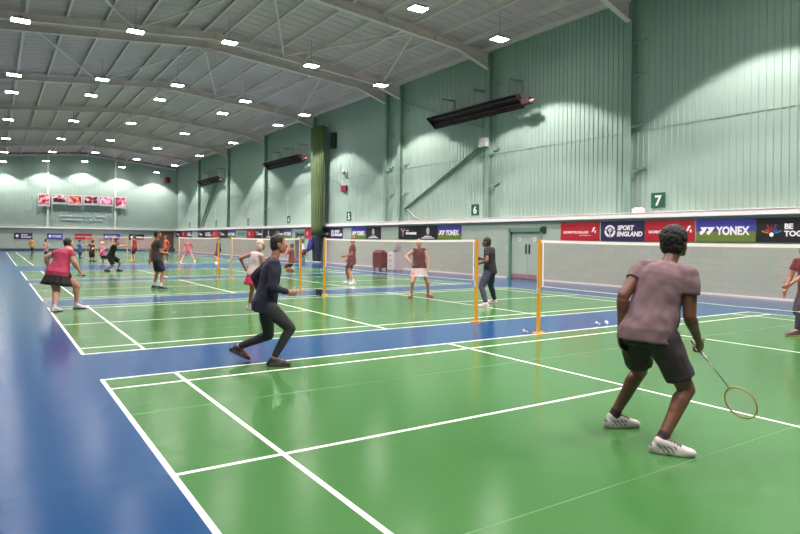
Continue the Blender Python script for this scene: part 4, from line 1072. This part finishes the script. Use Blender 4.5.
# ------------------------------------------------------------------ nets and posts
def net_mesh(y0, y1):
    mb = MB(); L = y1-y0; ztop = lambda t: 1.55 - .026*4*t*(1-t)
    c = .00045; n = int(L/.02)
    for i in range(n+1):
        t = i/n; y = y0+L*t; mb.box(-c, c, y-c, y+c, ztop(t)-.76, ztop(t)-.03)
    for j in range(37):
        dz = .04+.72*j/36
        for q in range(8):
            a, b = q/8, (q+1)/8; mb.bar((0, y0+L*a, ztop(a)-dz), (0, y0+L*b, ztop(b)-dz), 2*c, 2*c)
    return mb
cname = ['nearest court', 'second nearest court', 'third nearest court', 'fourth nearest court', 'fourth farthest court', 'third farthest court', 'second farthest court', 'farthest court']
net0 = None; post0 = None
for i, (y0, y1) in enumerate(COURTS):
    a, b = y0+.02, y1-.02
    root = thing('badminton_net', 'white-taped badminton net across the %s' % cname[i], 'net', (0, a, 0), 'badminton nets')
    if net0 is None:
        net_mesh(a, b).build('mesh', M_NETCORD, root)
        mb = MB(); q = 12
        for k in range(q):
            t0, t1 = k/q, (k+1)/q; z0, z1 = 1.55-.104*t0*(1-t0), 1.55-.104*t1*(1-t1)
            mb.bar((0, a+(b-a)*t0, z0-.02), (0, a+(b-a)*t1, z1-.02), .010, .042)
        mb.build('head_tape', M_TAPE, root)
        for y in (a+.035, b-.035):
            mb = MB(); mb.box(-.004, .004, y-.010, y+.010, .79, 1.52); mb.build('side_tape', M_TAPE, root)
        mb = MB(); mb.tube((0, a, .785), (0, (a+b)/2, .76), .004, n=5); mb.tube((0, (a+b)/2, .76), (0, b, .785), .004, n=5); mb.build('bottom_cord', M_TAPE, root)
        net0 = list(root.children)
    else:
        for ch in net0:
            c = ch.copy(); COL.objects.link(c); c.parent = root
    for y, e in ((y0-.03, 'near'), (y1+.03, 'far')):
        r_ = thing('net_post', 'yellow post at the %s end of the net on the %s' % (e, cname[i]), 'net post', (0, y, 0), 'yellow net posts')
        if post0 is None:
            mb = MB(); mb.box(-.026, .026, y-.026, y+.026, .02, 1.56); bevel(mb.build('upright', M_YEL, r_), .006)
            mb = MB(); mb.box(-.11, .11, y-.045, y+.045, 0, .022); bevel(mb.build('base_plate', M_YEL, r_), .004)
            mb = MB(); mb.tube((-.02, y, 1.565), (.02, y, 1.565), .022, n=12); mb.build('pulley', M_GALV, r_)
            mb = MB(); mb.box(-.04, -.026, y-.018, y+.018, .66, .76); mb.tube((-.045, y, .70), (-.03, y, 1.5), .0035, n=5); mb.build('cord_cleat', M_WHITE, r_)
            post0 = list(r_.children)
        else:
            for ch in post0:
                c = ch.copy(); COL.objects.link(c); c.parent = r_
# black weight at the foot of one post
mb = MB(); mb.box(-.20, -.12, 7.62, 7.86, 0, .17); o = mb.build('post_weight', M_BLACK, origin=(-.16, 7.74, 0)); bevel(o, .02); tag(o, 'black weight block on the floor beside the far post of the second court', 'weight')

# ------------------------------------------------------------------ shuttlecocks, trolley, bags
def shuttle(x, y, a, lab):
    root = thing('shuttlecock', lab, 'shuttlecock', (x, y, 0), 'shuttlecocks on the floor')
    d = V((math.cos(a), math.sin(a), .22)).normalized(); c = V((x, y, .016)); X = d.orthogonal().normalized(); Y = d.cross(X)
    mb = MB(); 
    prof = [(.001, -.015), (.009, -.012), (.0128, -.004), (.013, .004), (.0125, .012)]
    vs = [c + d*h + (X*math.cos(2*math.pi*k/14)+Y*math.sin(2*math.pi*k/14))*r_ for r_, h in prof for k in range(14)]
    mb.add(vs, [(i*14+k, i*14+(k+1) % 14, (i+1)*14+(k+1) % 14, (i+1)*14+k) for i in range(4) for k in range(14)] + [tuple(range(13, -1, -1)), tuple(range(56, 70))])
    mb.build('cork', M_CORK, root, smooth=True)
    mb = MB()
    for k in range(16):
        t = 2*math.pi*k/16; e = X*math.cos(t)+Y*math.sin(t); g = -X*math.sin(t)+Y*math.cos(t)
        p, q = c + d*.010 + e*.010, c + d*.075 + e*.031
        mb.tube(p, q, .0009, n=4)
        for off in (.0, ):
            m0 = lerp(p, q, .5); n_ = (q-p).cross(g).normalized()*.0007
            V8 = [m0 - g*.005, m0 + g*.005, q + g*.0075, q + d*.005, q - g*.0075]
            mb.add([v - n_ for v in V8] + [v + n_ for v in V8], [(0, 1, 2, 3, 4), (9, 8, 7, 6, 5), (0, 5, 6, 1), (1, 6, 7, 2), (2, 7, 8, 3), (3, 8, 9, 4), (4, 9, 5, 0)])
    mb.build('feather_skirt', M_WHITE, root)
shuttle(1.80, .20, 1.9, 'white shuttlecock on the blue strip, left of a pair near the nearest net post')
shuttle(1.97, .16, .9, 'white shuttlecock on the blue strip, right of a pair near the nearest net post')
shuttle(-.12, .16, 2.4, 'white shuttlecock at the foot of the nearest yellow post')
tr = thing('drawer_trolley', 'white drawer trolley by the right wall beyond the pale-skirted player', 'trolley', (9.05, 17.7, 0))
mb = MB(); mb.box(8.80, 9.32, 17.35, 17.95, .06, .92); bevel(mb.build('body', M_WHITE, tr), .015)
for k in range(3):
    mb = MB(); mb.box(8.785, 8.80, 17.38, 17.92, .12+.26*k, .35+.26*k); d_ = mb.build('drawer', M_WHITE, tr)
    mb = MB(); mb.box(8.765, 8.786, 17.58, 17.72, .24+.26*k, .28+.26*k); mb.build('handle', mat('handle_maroon', (110, 50, 62), .5), d_)
for x in (8.86, 9.26):
    for y in (17.42, 17.88):
        mb = MB(); mb.lathe([(.03, -.012), (.03, .012)], (x, y, .03), 12, axis='x'); mb.build('castor', M_BLACK, tr)
mb = MB(); pts = [(17.85, .925), (17.62, .96), (17.45, 1.05), (17.38, 1.22), (17.36, 1.50)]
for (ya, za), (yb, zb) in zip(pts[:-1], pts[1:]): mb.bar((9.05, ya, za), (9.05, yb, zb), .40, .03, (0, -.5, 1))
o = mb.build('paper_roll', M_WHITE, origin=(9.05, 17.6, .92)); tag(o, 'curved white sheet standing up on top of the white drawer trolley', 'sheet')
bn = thing('waste_sack', 'maroon full sack-topped bin beside the white drawer trolley', 'bin', (8.95, 18.9, 0))
M_MAR = mat('maroon_plastic', (96, 22, 38), .4, bump=.3, bscale=14)
mb = MB(); mb.box(8.68, 9.22, 18.45, 19.15, .12, .90); bevel(mb.build('body', M_MAR, bn), .03)
v_ = Vol(); E3 = (V((1, 0, 0)), V((0, 1, 0)), V((0, 0, 1)))
for dx, dy, q in ((-.1, -.18, .10), (.08, .0, .13), (-.05, .2, .11), (.1, .2, .09), (0, 0, .12)): v_.ell((8.95+dx, 18.8+dy, .90), E3, (.2, .2, q))
remesh(v_, .02, 2, 'stuffed_top', [M_MAR], V((8.95, 18.9, 0)), bn, wrinkle=.012, wfreq=14)
for x in (8.75, 9.15):
    for y in (18.55, 19.05):
        mb = MB(); mb.lathe([(.05, -.02), (.05, .02)], (x, y, .05), 12, axis='x'); mb.box(x-.015, x+.015, y-.02, y+.02, .05, .125); mb.build('castor', M_BLACK, bn)
# chair with kit at the foot of the curtain
ch = thing('stacking_chair', 'grey chair loaded with kit at the foot of the olive curtain', 'chair', (9.6, 29.2, 0))
mb = MB(); mb.box(9.37, 9.83, 28.97, 29.43, .43, .46); bevel(mb.build('seat', M_GALV, ch), .01)
mb = MB(); mb.box(9.79, 9.83, 28.97, 29.43, .62, .88); bevel(mb.build('backrest', M_GALV, ch), .01)
for x in (9.40, 9.80):
    for y in (29.0, 29.4):
        mb = MB(); mb.tube((x, y, 0), (x, y, .87 if x > 9.6 else .44), .014, n=8); mb.build('leg', M_GALV, ch)
def blob(name, lab, cat, cs, col, base, wr=.012):
    v_ = Vol()
    for c, rad in cs: v_.ell(c, E3, rad)
    o = remesh(v_, .018, 2, name, [mat('kit_%d_%d_%d' % col, col, .85)], V(base), None, wrinkle=wr, wfreq=12); return tag(o, lab, cat)
blob('kit_bag', 'red kit bag on the chair by the curtain', 'bag', [((9.58, 29.2, .60), (.17, .21, .12)), ((9.52, 29.15, .58), (.12, .14, .10))], (150, 34, 44), (9.6, 29.2, .47))
blob('white_towel', 'white towel heaped over the bag on the chair by the curtain', 'towel', [((9.58, 29.2, .86), (.14, .20, .15)), ((9.58, 29.25, 1.02), (.11, .16, .22))], (222, 220, 218), (9.58, 29.2, .72))
blob('blue_jacket', 'blue jacket hanging against the lower curtain', 'jacket', [((9.62, 28.25, 1.15), (.10, .30, .38)), ((9.62, 28.2, 1.42), (.09, .2, .18)), ((9.60, 28.5, 1.0), (.08, .1, .3))], (58, 56, 150), (9.62, 28.25, .7))
